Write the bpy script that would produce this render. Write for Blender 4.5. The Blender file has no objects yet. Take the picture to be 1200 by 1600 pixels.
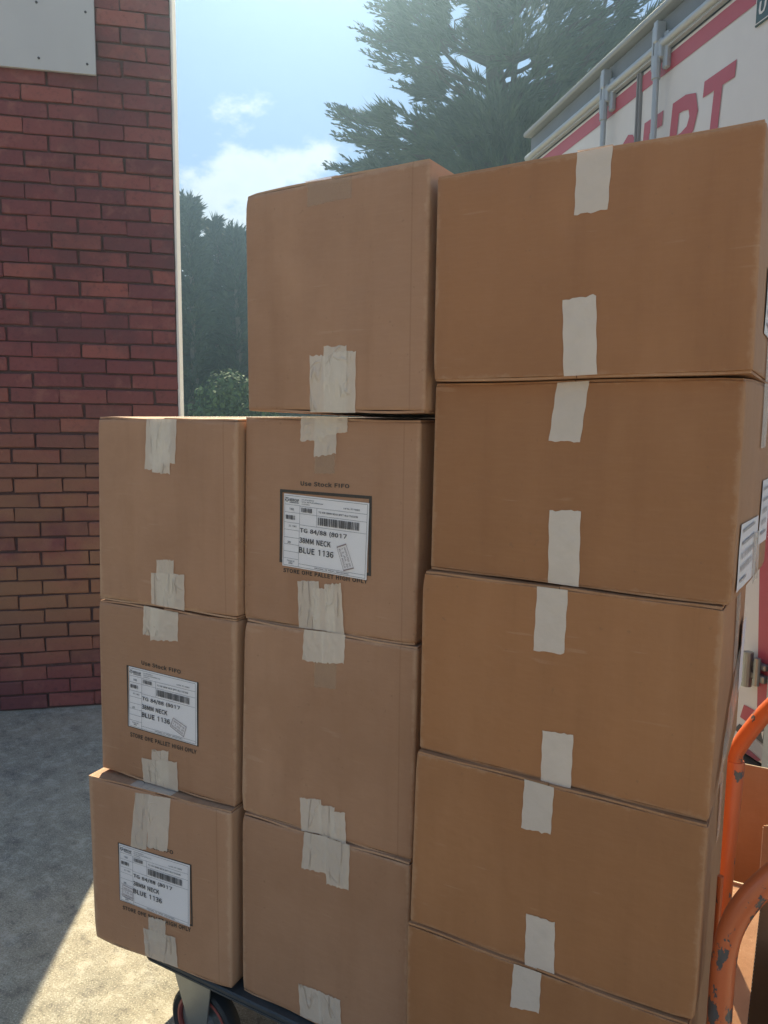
import bpy, math, random
from mathutils import Vector, Matrix, noise
R = math.radians
rnd = random.Random(7)
scene = bpy.context.scene
col = scene.collection

# ------------------------------------------------------------------ camera
cam_d = bpy.data.cameras.new('camera')
cam = bpy.data.objects.new('camera', cam_d); col.objects.link(cam)
cam_d.sensor_fit = 'HORIZONTAL'; cam_d.sensor_width = 36.0
cam_d.lens = 36.0 * 1190.21 / 1200.0
cam_d.clip_start = 0.02; cam_d.clip_end = 2000
rt = Vector((0.8742964, 0.4852859, 0.0101663)); upv = Vector((-0.0667053, 0.0993785, 0.9928113))
fw = Vector((-0.4807871, 0.8686895, -0.1192574))
cam.matrix_world = Matrix(((rt.x, upv.x, -fw.x, 0.604515), (rt.y, upv.y, -fw.y, -1.240768),
                           (rt.z, upv.z, -fw.z, 1.5826197), (0, 0, 0, 1)))
scene.camera = cam

# ------------------------------------------------------------------ sky, sun, exposure
SUN_AZ = -33.2      # degrees from +Y towards +X
SUN_EL = 47.0
scene.view_settings.view_transform = 'Standard'; scene.view_settings.look = 'None'
scene.view_settings.gamma = 1.0; scene.view_settings.use_curve_mapping = False
scene.view_settings.exposure = 1.0
world = bpy.data.worlds.new('World'); scene.world = world; world.use_nodes = True
wn = world.node_tree; wn.nodes.clear()
def N(nt, typ, **kw):
    n = nt.nodes.new(typ)
    for k, v in kw.items(): setattr(n, k, v)
    return n
def mth(nt, op, a, b=None, c=None, clamp=False):
    n = nt.nodes.new('ShaderNodeMath'); n.operation = op; n.use_clamp = clamp
    for i, v in enumerate((a, b, c)):
        if v is None: continue
        if isinstance(v, (int, float)): n.inputs[i].default_value = v
        else: nt.links.new(v, n.inputs[i])
    return n.outputs[0]
sky = N(wn, 'ShaderNodeTexSky', sky_type='NISHITA', sun_disc=False)
sky.sun_elevation = R(SUN_EL); sky.sun_rotation = R(SUN_AZ)
sky.air_density = 1.0; sky.dust_density = 0.4; sky.ozone_density = 1.0
tc = N(wn, 'ShaderNodeTexCoord'); sx = N(wn, 'ShaderNodeSeparateXYZ')
wn.links.new(tc.outputs['Generated'], sx.inputs[0])
# cumulus: billowing noise, thicker low over the horizon, thin wisps higher up
mp = N(wn, 'ShaderNodeMapping'); mp.inputs['Scale'].default_value = (1, 1, 1.7); mp.inputs['Location'].default_value = CLOUD_OFF = (3.3, 0.2, 1.02)
wn.links.new(tc.outputs['Generated'], mp.inputs[0])
nz = N(wn, 'ShaderNodeTexNoise'); nz.inputs['Scale'].default_value = 4.2; nz.inputs['Detail'].default_value = 9; nz.inputs['Roughness'].default_value = .56
wn.links.new(mp.outputs[0], nz.inputs['Vector'])
nz2 = N(wn, 'ShaderNodeTexNoise'); nz2.inputs['Scale'].default_value = 1.7; nz2.inputs['Detail'].default_value = 3
wn.links.new(mp.outputs[0], nz2.inputs['Vector'])
low = mth(wn, 'MULTIPLY', mth(wn, 'SUBTRACT', 0.36, sx.outputs['Z']), 2.2)
low = mth(wn, 'MINIMUM', low, 0.16); low = mth(wn, 'MAXIMUM', low, -0.16)
dens = mth(wn, 'ADD', mth(wn, 'ADD', nz.outputs['Fac'], mth(wn, 'MULTIPLY', mth(wn, 'SUBTRACT', nz2.outputs['Fac'], .5), .7)), low)
cm = N(wn, 'ShaderNodeMapRange'); cm.interpolation_type = 'SMOOTHSTEP'
cm.inputs['From Min'].default_value = .52; cm.inputs['From Max'].default_value = .60
wn.links.new(dens, cm.inputs['Value'])
core = N(wn, 'ShaderNodeMapRange'); core.inputs['From Min'].default_value = .56; core.inputs['From Max'].default_value = .85
wn.links.new(dens, core.inputs['Value'])
ccol = N(wn, 'ShaderNodeMix', data_type='RGBA'); wn.links.new(core.outputs[0], ccol.inputs['Factor'])
ccol.inputs['A'].default_value = (5.6, 5.9, 6.0, 1); ccol.inputs['B'].default_value = (3.5, 4.3, 4.9, 1)
# summer moisture: the clear part of the sky is a paler cyan
veil = N(wn, 'ShaderNodeMix', data_type='RGBA'); veil.inputs['Factor'].default_value = .78
wn.links.new(sky.outputs[0], veil.inputs['A']); veil.inputs['B'].default_value = (1.35, 2.3, 3.95, 1)
smix = N(wn, 'ShaderNodeMix', data_type='RGBA')
wn.links.new(mth(wn, 'MULTIPLY', cm.outputs[0], .85), smix.inputs['Factor'])
wn.links.new(veil.outputs['Result'], smix.inputs['A']); wn.links.new(ccol.outputs['Result'], smix.inputs['B'])
bg = N(wn, 'ShaderNodeBackground'); bg.inputs['Strength'].default_value = .082
wn.links.new(smix.outputs['Result'], bg.inputs['Color'])
wo = N(wn, 'ShaderNodeOutputWorld'); wn.links.new(bg.outputs[0], wo.inputs['Surface'])
sd = bpy.data.lights.new('sun', 'SUN'); sd.energy = 5.0; sd.angle = R(.5); sd.color = (1.0, .885, .64)
sun = bpy.data.objects.new('sun', sd); col.objects.link(sun)
sv = Vector((math.sin(R(SUN_AZ)) * math.cos(R(SUN_EL)), math.cos(R(SUN_AZ)) * math.cos(R(SUN_EL)), math.sin(R(SUN_EL))))
sun.rotation_euler = sv.to_track_quat('Z', 'Y').to_euler(); sun.location = sv * 60

# ------------------------------------------------------------------ helpers
class MB:
    def __init__(s): s.v = []; s.f = []
    def quad(s, a, b, c, d):
        i = len(s.v); s.v += [tuple(a), tuple(b), tuple(c), tuple(d)]; s.f.append((i, i + 1, i + 2, i + 3))
    def tri(s, a, b, c):
        i = len(s.v); s.v += [tuple(a), tuple(b), tuple(c)]; s.f.append((i, i + 1, i + 2))
    def add(s, vs, fs):
        i = len(s.v); s.v += [tuple(v) for v in vs]; s.f += [tuple(k + i for k in f) for f in fs]
    def box(s, x0, x1, y0, y1, z0, z1, bv=0.0):
        if bv <= 0:
            s.add([(x0, y0, z0), (x1, y0, z0), (x1, y1, z0), (x0, y1, z0), (x0, y0, z1), (x1, y0, z1), (x1, y1, z1), (x0, y1, z1)],
                  [(3, 2, 1, 0), (4, 5, 6, 7), (0, 1, 5, 4), (1, 2, 6, 5), (2, 3, 7, 6), (3, 0, 4, 7)]); return
        # chamfered box: three sets of inset corner points
        vs = []; idx = {}
        for i, sx_ in enumerate((0, 1)):
            for j, sy_ in enumerate((0, 1)):
                for k, sz_ in enumerate((0, 1)):
                    X = (x0, x1)[sx_]; Y = (y0, y1)[sy_]; Z = (z0, z1)[sz_]
                    xi = X + (bv if sx_ == 0 else -bv); yi = Y + (bv if sy_ == 0 else -bv); zi = Z + (bv if sz_ == 0 else -bv)
                    for ax, p in (('x', (X, yi, zi)), ('y', (xi, Y, zi)), ('z', (xi, yi, Z))):
                        idx[(i, j, k, ax)] = len(vs); vs.append(p)
        g = lambda i, j, k, a: idx[(i, j, k, a)]
        fs = []
        for i in (0, 1):
            q = [g(i, 0, 0, 'x'), g(i, 1, 0, 'x'), g(i, 1, 1, 'x'), g(i, 0, 1, 'x')]; fs.append(tuple(q if i else q[::-1]))
            q = [g(0, i, 0, 'y'), g(1, i, 0, 'y'), g(1, i, 1, 'y'), g(0, i, 1, 'y')]; fs.append(tuple(q[::-1] if i else q))
            q = [g(0, 0, i, 'z'), g(1, 0, i, 'z'), g(1, 1, i, 'z'), g(0, 1, i, 'z')]; fs.append(tuple(q if i else q[::-1]))
            for j in (0, 1):
                fs.append((g(i, j, 0, 'x'), g(i, j, 0, 'y'), g(i, j, 1, 'y'), g(i, j, 1, 'x')))
                fs.append((g(i, 0, j, 'x'), g(i, 0, j, 'z'), g(i, 1, j, 'z'), g(i, 1, j, 'x')))
                fs.append((g(0, i, j, 'y'), g(0, i, j, 'z'), g(1, i, j, 'z'), g(1, i, j, 'y')))
                for k in (0, 1): fs.append((g(i, j, k, 'x'), g(i, j, k, 'y'), g(i, j, k, 'z')))
        s.add(vs, fs)
    def tube(s, pts, r, n=12, caps=True):
        pts = [Vector(p) for p in pts]; rs = r if isinstance(r, (list, tuple)) else [r] * len(pts)
        rings = []; prev = None
        for i, p in enumerate(pts):
            a = pts[max(i - 1, 0)]; b = pts[min(i + 1, len(pts) - 1)]
            t = (b - a).normalized()
            if prev is None: prev = t.orthogonal().normalized()
            u = (prev - t * prev.dot(t)).normalized(); prev = u; w = t.cross(u)
            rings.append(len(s.v))
            for k in range(n):
                an = 2 * math.pi * k / n; s.v.append(tuple(p + (u * math.cos(an) + w * math.sin(an)) * rs[i]))
        for i in range(len(pts) - 1):
            for k in range(n):
                s.f.append((rings[i] + k, rings[i] + (k + 1) % n, rings[i + 1] + (k + 1) % n, rings[i + 1] + k))
        if caps:
            s.f.append(tuple(rings[0] + k for k in range(n))[::-1]); s.f.append(tuple(rings[-1] + k for k in range(n)))
    def lathe(s, prof, centre, axis='y', n=32):
        # prof: (radius, offset along axis)
        rings = []
        for (r, h) in prof:
            rings.append(len(s.v))
            for k in range(n):
                a = 2 * math.pi * k / n; c, d = r * math.cos(a), r * math.sin(a)
                p = {'y': (c, h, d), 'z': (c, d, h), 'x': (h, c, d)}[axis]
                s.v.append((p[0] + centre[0], p[1] + centre[1], p[2] + centre[2]))
        for i in range(len(prof) - 1):
            for k in range(n):
                s.f.append((rings[i] + k, rings[i] + (k + 1) % n, rings[i + 1] + (k + 1) % n, rings[i + 1] + k))
    def build(s, name, m, parent=None, smooth=False, fix=True):
        me = bpy.data.meshes.new(name); me.from_pydata(s.v, [], s.f); me.materials.append(m)
        if fix:
            import bmesh
            b = bmesh.new(); b.from_mesh(me); bmesh.ops.recalc_face_normals(b, faces=b.faces); b.to_mesh(me); b.free()
        if smooth:
            me.polygons.foreach_set('use_smooth', [True] * len(me.polygons)); me.set_sharp_from_angle(angle=R(38))
        me.update()
        o = bpy.data.objects.new(name, me); col.objects.link(o)
        if parent is not None: o.parent = parent
        return o
def tag(o, label=None, cat=None, group=None, kind=None):
    if label: o['label'] = label
    if cat: o['category'] = cat
    if group: o['group'] = group
    if kind: o['kind'] = kind
    return o
def empty(name, loc, rz, label, cat, group=None):
    o = bpy.data.objects.new(name, None); o.empty_display_size = .1; col.objects.link(o)
    o.location = loc; o.rotation_euler = (0, 0, rz); return tag(o, label, cat, group)
def lerp(a, b, t): return a + (b - a) * t
def lerp2(a, b, t): return (a[0] + (b[0] - a[0]) * t, a[1] + (b[1] - a[1]) * t)
def bil(q, u, v):   # q = TL TR BR BL, v runs downwards
    return lerp2(lerp2(q[0], q[1], u), lerp2(q[3], q[2], u), v)
def catmull(pts, n=6):
    P_ = [Vector(p) for p in pts]; out = []
    for i in range(len(P_) - 1):
        p0 = P_[max(i - 1, 0)]; p1 = P_[i]; p2 = P_[i + 1]; p3 = P_[min(i + 2, len(P_) - 1)]
        for k in range(n):
            t = k / n
            out.append(.5 * ((2 * p1) + (p2 - p0) * t + (2 * p0 - 5 * p1 + 4 * p2 - p3) * t * t + (3 * p1 - p0 - 3 * p2 + p3) * t ** 3))
    out.append(P_[-1]); return out

# lettering: sans glyphs as triangles, 1/1000 em: (advance, xy..., triangles)
GLYPHS = {
'r(':(0.237,[79,411,161,590,223,561,152,390,131,218,152,45,223,-126,161,-154,79,24,51,218],[0,2,1,0,3,2,9,3,0,9,4,3,8,4,9,8,5,4,8,6,5,7,6,8]),
'r-':(0.243,[224,234,224,159,19,159,19,234],[2,0,3,2,1,0]),
'r.':(0.195,[54,85,97,102,140,85,157,39,140,-6,97,-23,54,-6,37,39],[0,2,1,7,2,0,7,3,2,6,3,7,6,4,3,6,5,4]),
'r/':(0.275,[282,569,64,-138,-10,-138,208,569],[2,0,3,2,1,0]),
'r0':(0.389,[67,466,195,537,322,466,368,258,322,49,195,-24,67,49,22,258,254,414,195,456,136,414,110,258,136,101,195,59,254,101,280,258],[0,2,1,7,10,0,10,9,0,9,2,0,9,8,2,8,3,2,7,11,10,15,3,8,15,4,3,6,11,7,6,12,11,14,4,15,6,13,12,13,4,14,6,4,13,6,5,4]),
'r1':(0.453,[300,0,300,530,226,530,216,530,216,0,110,380,110,450,216,458],[0,1,2,0,2,3,0,3,4,5,7,6,6,7,3]),
'r2':(0.389,[198,230,252,369,232,432,171,457,120,442,65,393,9,448,89,514,180,536,299,491,343,372,285,209,158,66,169,67,211,68,367,68,367,-13,18,-13,18,43],[7,9,8,6,9,7,6,3,9,3,2,9,2,10,9,6,4,3,5,4,6,1,10,2,1,11,10,0,11,1,18,11,0,18,12,11,13,15,14,13,16,15,12,16,13,18,16,12,17,16,18]),
'r3':(0.389,[51,121,112,74,179,58,246,80,270,139,240,203,112,232,112,301,226,331,253,390,234,438,179,457,128,445,71,403,20,464,98,517,183,536,299,499,346,395,318,308,254,264,254,275,328,232,363,137,311,19,185,-23,79,0,2,59],[15,17,16,14,17,15,14,11,17,11,10,17,10,18,17,13,12,14,12,11,14,9,18,10,9,19,18,8,19,9,7,19,8,7,21,19,21,20,19,6,21,7,6,22,21,6,5,22,5,23,22,4,23,5,3,23,4,3,24,23,27,1,0,2,24,3,27,2,1,26,2,27,26,24,2,26,25,24]),
'r4':(0.389,[1,128,1,187,221,526,311,526,311,206,380,206,380,128,311,128,311,-13,225,-13,225,128,226,397,228,430,247,430,230,399,209,361,105,206,225,206,225,350],[1,3,2,1,12,3,12,13,3,13,4,3,1,11,12,14,4,13,15,18,14,18,4,14,1,15,11,15,18,11,1,16,15,17,4,18,1,17,16,1,4,17,1,5,4,1,6,5,0,6,1,10,6,0,9,7,10,7,6,10,9,8,7]),
'r5':(0.389,[49,119,108,73,176,58,244,86,273,165,247,241,179,269,140,262,94,237,47,267,65,526,339,526,339,446,145,446,135,331,152,338,198,344,316,301,365,166,310,27,185,-23,79,0,0,56],[9,13,10,13,11,10,13,12,11,9,14,13,15,17,16,14,17,15,9,17,14,9,6,17,6,5,17,5,18,17,9,7,6,8,7,9,4,18,5,4,19,18,3,19,4,22,1,0,2,19,3,22,2,1,22,19,2,21,19,22,21,20,19]),
'r6':(0.389,[86,468,227,536,304,520,369,472,314,413,271,447,233,456,151,414,121,292,148,314,216,332,330,288,372,157,325,27,210,-24,77,46,26,245,262,82,284,158,264,231,204,257,160,245,115,202,145,92,211,56],[0,2,1,0,3,2,0,6,3,6,5,3,5,4,3,16,7,0,7,6,0,16,8,7,9,11,10,8,11,9,16,11,8,16,20,11,20,19,11,19,12,11,16,21,20,15,22,16,22,21,16,18,12,19,15,23,22,17,12,18,17,13,12,15,24,23,24,13,17,15,13,24,14,13,15]),
'r7':(0.453,[45,530,410,530,410,464,218,0,128,0,318,456,45,456],[0,6,5,0,5,1,1,5,2,5,4,2,4,3,2]),
'r8':(0.389,[50,222,113,276,113,267,66,314,43,392,87,495,198,535,311,493,352,386,327,306,283,257,283,264,341,215,370,122,322,19,196,-23,69,19,18,127,250,437,197,459,148,441,129,391,160,330,228,295,258,334,270,382,245,193,162,234,120,193,103,134,129,76,197,52,259,73,281,125],[5,7,6,4,20,5,20,19,5,19,7,5,19,18,7,18,8,7,4,21,20,25,8,18,3,21,4,3,22,21,25,9,8,24,9,25,23,9,24,3,23,22,2,1,3,1,23,3,23,11,9,11,10,9,1,11,23,0,11,1,0,27,11,27,12,11,0,28,27,26,12,27,17,28,0,26,13,12,17,29,28,33,13,26,17,30,29,16,30,17,32,13,33,32,14,13,16,31,30,31,14,32,16,14,31,15,14,16]),
'r:':(0.195,[54,85,97,102,140,85,157,39,140,-6,97,-23,54,-6,37,39,54,367,97,385,140,367,157,322,140,277,97,259,54,277,37,322],[8,10,9,15,10,8,15,11,10,15,12,11,14,12,15,14,13,12,0,2,1,7,2,0,7,3,2,6,3,7,6,4,3,6,5,4]),
'rA':(0.426,[258,526,441,-13,345,-13,296,144,127,144,77,-13,-15,-13,167,526,252,283,226,370,203,448,220,448,198,369,171,283,152,221,272,221],[6,10,7,10,0,7,10,11,0,11,1,0,6,12,10,12,9,10,12,9,11,9,1,11,8,1,9,6,13,12,15,1,8,6,14,13,6,4,14,4,15,14,4,3,15,3,1,15,6,5,4,2,1,3]),
'rB':(0.46,[224,526,359,496,413,389,391,311,337,270,337,281,410,243,443,150,383,26,236,-13,58,-13,58,526,297,329,321,380,296,432,213,449,148,449,148,309,210,309,319,87,350,152,320,211,223,232,148,232,148,65,223,65],[10,16,11,16,0,11,16,1,0,16,15,1,15,14,1,14,2,1,10,17,16,13,2,14,13,3,2,12,3,13,18,3,12,18,5,3,5,4,3,10,23,17,23,18,17,23,5,18,23,6,5,23,22,6,22,21,6,21,7,6,10,24,23,20,7,21,19,7,20,19,8,7,25,8,19,10,25,24,10,8,25,10,9,8]),
'rC':(0.447,[95,461,267,536,357,515,428,462,376,400,322,440,270,452,163,401,121,258,161,114,268,61,327,75,388,124,440,63,358,-2,263,-23,94,52,27,256],[0,2,1,0,3,2,0,6,3,6,5,3,5,4,3,17,7,0,7,6,0,17,8,7,17,9,8,16,9,17,11,13,12,16,10,9,10,13,11,10,14,13,16,14,10,15,14,16]),
'rD':(0.482,[201,526,389,457,454,258,390,58,204,-13,58,-13,58,526,318,117,360,258,318,399,191,448,148,448,148,66,191,66],[5,11,6,11,0,6,11,1,0,11,10,1,10,9,1,9,2,1,5,12,11,8,2,9,8,3,2,7,3,8,13,3,7,5,13,12,5,3,13,5,4,3]),
'rE':(0.412,[379,526,379,446,148,446,148,311,343,311,343,229,148,229,148,68,387,68,387,-13,58,-13,58,526],[10,2,11,2,0,11,2,1,0,10,3,2,10,6,3,6,4,3,6,5,4,10,7,6,10,8,7,10,9,8]),
'rF':(0.387,[379,526,379,446,148,446,148,298,344,298,344,217,148,217,148,-13,58,-13,58,526],[8,2,9,2,0,9,2,1,0,8,3,2,8,6,3,6,4,3,6,5,4,8,7,6]),
'rG':(0.483,[97,461,275,536,371,515,442,462,391,400,337,439,279,452,164,401,121,258,163,114,281,61,327,68,358,85,358,199,249,199,249,279,444,279,444,43,370,-5,271,-23,95,51,27,256],[0,2,1,0,3,2,0,6,3,6,5,3,5,4,3,21,7,0,7,6,0,21,8,7,14,16,15,14,13,16,13,17,16,21,9,8,20,9,21,12,17,13,20,10,9,11,17,12,10,17,11,20,17,10,19,17,20,19,18,17]),
'rH':(0.51,[148,526,148,311,362,311,362,526,453,526,453,-13,362,-13,362,229,148,229,148,-13,58,-13,58,526],[10,0,11,10,1,0,2,4,3,2,5,4,10,8,1,8,2,1,8,7,2,7,5,2,10,9,8,6,5,7]),
'rI':(0.234,[70,0,154,0,154,530,70,530],[0,1,2,0,2,3]),
'rJ':(0.375,[73,123,117,73,159,61,211,83,229,158,229,526,320,526,320,149,285,28,167,-23,75,0,5,74],[4,6,5,4,7,6,3,7,4,3,8,7,11,1,0,2,8,3,10,1,11,10,2,1,10,8,2,10,9,8]),
'rK':(0.452,[148,526,148,269,130,269,345,526,453,526,280,317,472,-13,370,-13,221,245,148,158,148,-13,58,-13,58,526],[11,0,12,11,2,0,2,1,0,2,4,3,2,5,4,2,8,5,8,6,5,11,9,2,9,8,2,7,6,8,11,10,9]),
'rL':(0.38,[148,526,148,68,373,68,373,-13,58,-13,58,526],[4,0,5,4,1,0,4,2,1,4,3,2]),
'rM':(0.569,[158,526,259,243,278,190,293,145,277,145,292,190,310,243,411,526,511,526,511,-13,425,-13,425,285,428,360,432,423,452,423,414,314,314,39,253,39,152,314,114,423,134,423,139,360,142,285,142,-13,58,-13,58,526],[24,19,25,19,0,25,19,20,0,20,1,0,6,13,7,13,8,7,13,14,8,14,9,8,24,22,19,22,18,19,21,1,20,6,12,13,15,11,14,11,9,14,6,15,12,15,11,12,22,18,21,18,1,21,6,16,15,17,1,18,10,9,11,24,23,22,17,2,1,5,16,6,17,4,2,4,3,2,4,16,5,17,16,4]),
'rN':(0.506,[144,526,336,196,387,97,369,97,364,164,361,246,361,526,449,526,449,-13,362,-13,171,318,119,417,138,417,142,351,145,270,145,-13,58,-13,58,526],[16,11,17,11,0,17,11,12,0,12,1,0,5,7,6,5,8,7,16,13,11,13,10,11,13,1,12,16,14,13,10,1,13,9,1,10,16,15,14,4,8,5,9,3,1,3,2,1,3,8,4,9,8,3]),
'rO':(0.52,[91,462,260,537,428,462,493,258,428,54,260,-23,91,54,27,258,360,401,260,451,160,401,121,258,160,114,260,62,360,114,399,258],[0,2,1,7,10,0,10,9,0,9,2,0,9,8,2,8,3,2,7,11,10,15,3,8,6,11,7,15,4,3,6,12,11,14,4,15,6,13,12,13,4,14,6,4,13,6,5,4]),
'rP':(0.443,[219,526,365,491,423,363,366,232,222,191,148,191,148,-13,58,-13,58,526,302,293,330,363,301,428,207,448,148,448,148,270,210,270],[7,13,8,13,0,8,13,1,0,13,12,1,12,11,1,11,2,1,7,14,13,10,2,11,10,3,2,9,3,10,15,3,9,7,5,14,5,15,14,5,3,15,5,4,3,7,6,5]),
'rR':(0.445,[304,305,332,370,305,429,220,448,148,448,148,283,220,283,148,205,148,-13,58,-13,58,526,233,526,369,493,424,370,389,265,313,220,448,-13,345,-13,220,205],[9,4,10,4,11,10,4,12,11,4,3,12,3,2,12,2,13,12,9,5,4,1,13,2,1,14,13,0,14,1,6,14,0,9,7,5,7,6,5,7,14,6,7,15,14,7,18,15,18,16,15,9,8,7,17,16,18]),
'rS':(0.417,[70,129,142,77,213,61,284,81,307,131,287,179,230,211,156,243,81,292,43,387,94,495,218,536,309,517,389,462,339,401,279,441,220,452,159,435,138,392,161,345,214,317,288,285,368,233,401,136,350,23,214,-23,107,-1,14,64],[10,12,11,10,13,12,9,17,10,17,16,10,16,13,10,16,15,13,15,14,13,9,18,17,9,19,18,8,19,9,8,20,19,8,21,20,7,21,8,7,22,21,6,22,7,6,23,22,5,23,6,4,23,5,4,24,23,3,24,4,27,1,0,2,24,3,27,2,1,26,2,27,26,24,2,26,25,24]),
'rT':(0.419,[9,446,9,526,411,526,411,446,255,446,255,-13,164,-13,164,446],[0,2,1,0,3,2,7,3,0,6,4,7,4,3,7,6,5,4]),
'rU':(0.505,[56,526,146,526,146,212,179,92,253,62,328,92,362,212,362,526,450,526,450,210,395,30,253,-23,111,30,56,210],[13,1,0,13,2,1,6,8,7,6,9,8,5,9,6,13,3,2,12,3,13,5,10,9,4,10,5,12,4,3,12,10,4,12,11,10]),
'rW':(0.615,[95,526,151,236,167,153,180,80,162,80,177,154,196,237,269,526,349,526,423,237,441,154,457,80,440,80,452,153,466,236,524,526,612,526,501,-13,402,-13,321,307,308,366,298,413,316,413,306,366,293,307,214,-13,116,-13,2,526],[26,0,27,26,1,0,6,8,7,6,21,8,21,22,8,22,9,8,14,16,15,14,17,16,6,23,21,23,20,21,23,20,22,20,9,22,19,9,20,6,24,23,18,9,19,6,25,24,5,25,6,18,10,9,26,2,1,13,17,14,18,12,10,12,11,10,4,3,5,3,25,5,26,3,2,12,17,13,26,25,3,18,17,12]),
'rY':(0.372,[-22,526,76,526,146,374,171,318,193,269,179,269,203,318,228,374,297,526,393,526,231,196,231,-13,140,-13,140,196],[13,1,0,13,2,1,7,9,8,7,10,9,6,10,7,13,3,2,5,4,6,4,10,6,13,4,3,13,10,4,12,10,13,12,11,10]),
'rZ':(0.422,[282,446,47,446,47,526,399,526,399,471,139,68,402,68,402,-13,22,-13,22,43],[1,3,2,1,4,3,1,0,4,0,5,4,9,5,0,9,6,5,9,7,6,8,7,9]),
'ra':(0.394,[89,205,259,250,247,298,194,323,138,312,77,279,40,346,117,386,208,404,318,357,351,236,351,-13,274,-13,269,33,282,33,224,-5,151,-23,63,9,27,100,262,181,149,152,118,102,132,67,170,56,217,67,262,99],[7,9,8,6,9,7,6,3,9,3,2,9,2,10,9,5,4,6,4,3,6,1,10,2,0,10,1,0,19,10,19,11,10,18,20,0,20,19,0,25,11,19,18,21,20,18,22,21,17,22,18,24,14,25,14,11,25,17,23,22,23,14,24,17,13,23,13,14,23,17,15,13,15,12,13,15,11,14,16,15,17,12,11,15]),
'rc':(0.357,[81,347,218,404,288,389,349,348,300,286,257,315,223,322,147,286,116,190,146,93,221,58,264,67,313,100,356,34,285,-9,213,-23,77,33,23,190],[0,2,1,0,3,2,0,6,3,6,5,3,5,4,3,17,7,0,7,6,0,17,8,7,16,8,17,16,9,8,11,13,12,16,10,9,10,13,11,16,13,10,16,14,13,15,14,16]),
're':(0.388,[79,346,206,404,330,351,372,213,371,191,367,162,118,162,147,88,227,55,272,63,326,89,361,24,292,-11,217,-23,79,33,23,190,267,299,208,325,146,298,118,234,285,234],[0,2,1,0,17,2,17,16,2,16,3,2,15,18,0,18,17,0,20,3,16,15,19,18,15,20,19,15,3,20,15,4,3,15,5,4,14,6,15,6,5,15,14,7,6,9,11,10,14,8,7,8,11,9,14,11,8,13,11,14,13,12,11]),
'rk':(0.387,[140,570,140,193,124,193,285,393,390,393,252,226,403,-13,303,-13,197,161,140,95,140,-13,51,-13,51,570],[11,0,12,11,2,0,2,1,0,2,4,3,2,5,4,2,8,5,8,6,5,11,9,2,9,8,2,7,6,8,11,10,9]),
'rn':(0.427,[129,393,135,338,120,338,176,383,253,404,351,361,381,243,381,-13,292,-13,292,231,276,301,232,320,186,308,142,270,142,-13,51,-13,51,393],[3,5,4,15,0,16,15,2,0,2,1,0,2,5,3,2,11,5,11,10,5,10,6,5,15,13,2,13,12,2,12,11,2,9,6,10,15,14,13,9,7,6,8,7,9]),
'ro':(0.424,[79,347,212,404,345,347,402,190,345,33,212,-23,79,33,23,190,281,287,212,322,143,287,116,190,143,93,212,59,281,93,309,190],[0,2,1,7,10,0,10,9,0,9,2,0,9,8,2,8,3,2,7,11,10,15,3,8,14,3,15,7,12,11,6,12,7,14,4,3,13,4,14,6,13,12,6,4,13,5,4,6]),
'rr':(0.272,[129,393,135,324,119,324,165,380,231,403,257,401,288,390,271,310,242,318,226,319,183,302,142,240,142,-13,51,-13,51,393],[3,5,4,3,6,5,13,0,14,13,2,0,2,1,0,3,7,6,2,9,3,9,8,3,8,7,3,13,11,2,11,10,2,10,9,2,13,12,11]),
'rs':(0.328,[50,104,110,65,165,54,213,69,226,99,204,135,148,161,69,201,29,282,68,369,174,403,245,390,311,350,264,290,216,318,176,327,131,313,119,286,138,255,192,231,275,190,316,104,276,14,165,-23,82,-6,4,39],[9,11,10,9,12,11,8,16,9,16,15,9,15,12,9,15,14,12,14,13,12,8,17,16,8,18,17,7,18,8,7,19,18,7,20,19,6,20,7,6,21,20,5,21,6,4,21,5,4,22,21,25,1,0,3,22,4,2,22,3,25,2,1,25,22,2,24,22,25,24,23,22]),
'rt':(0.264,[63,315,6,315,6,389,67,393,74,500,152,500,152,393,256,393,256,315,152,315,152,117,163,71,200,56,217,59,251,70,270,-4,222,-18,182,-22,88,16,63,116],[3,5,4,3,6,5,3,7,6,3,8,7,2,8,3,1,8,2,0,8,1,19,9,0,9,8,0,19,10,9,19,11,10,18,11,19,18,12,11,13,15,14,12,15,13,18,15,12,17,15,18,17,16,15]),
'ry':(0.365,[29,-89,55,-97,66,-98,111,-78,141,-24,148,-1,-10,393,85,393,165,174,183,121,200,75,184,75,197,119,212,173,284,393,374,393,225,-38,169,-136,73,-177,44,-175,10,-165],[5,7,6,5,8,7,13,15,14,13,16,15,5,9,8,12,16,13,5,11,9,11,10,9,11,16,12,5,16,11,4,16,5,3,16,4,3,17,16,2,17,3,20,1,0,20,2,1,20,17,2,20,18,17,19,18,20]),
'bA':(0.426,[266,537,456,-24,337,-24,288,133,135,133,85,-24,-31,-24,159,537,242,280,215,367,195,437,228,437,208,366,182,280,167,232,257,232],[6,10,7,10,0,7,10,11,0,11,1,0,6,12,10,12,9,10,12,9,11,9,1,11,8,1,9,6,13,12,15,1,8,6,14,13,6,4,14,4,15,14,4,3,15,3,1,15,6,5,4,2,1,3]),
'bB':(0.46,[225,537,366,505,425,391,401,305,348,265,348,288,419,250,455,149,391,17,237,-24,47,-24,47,537,290,339,309,379,289,422,212,438,159,438,159,320,209,320,311,97,338,152,313,202,222,221,159,221,159,76,222,76],[10,16,11,16,0,11,16,1,0,16,15,1,15,14,1,14,2,1,10,17,16,13,2,14,13,3,2,12,3,13,18,3,12,10,23,17,23,18,17,23,5,18,5,3,18,5,4,3,23,6,5,23,22,6,22,21,6,21,7,6,10,24,23,20,7,21,19,7,20,19,8,7,25,8,19,10,25,24,10,8,25,10,9,8]),
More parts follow.
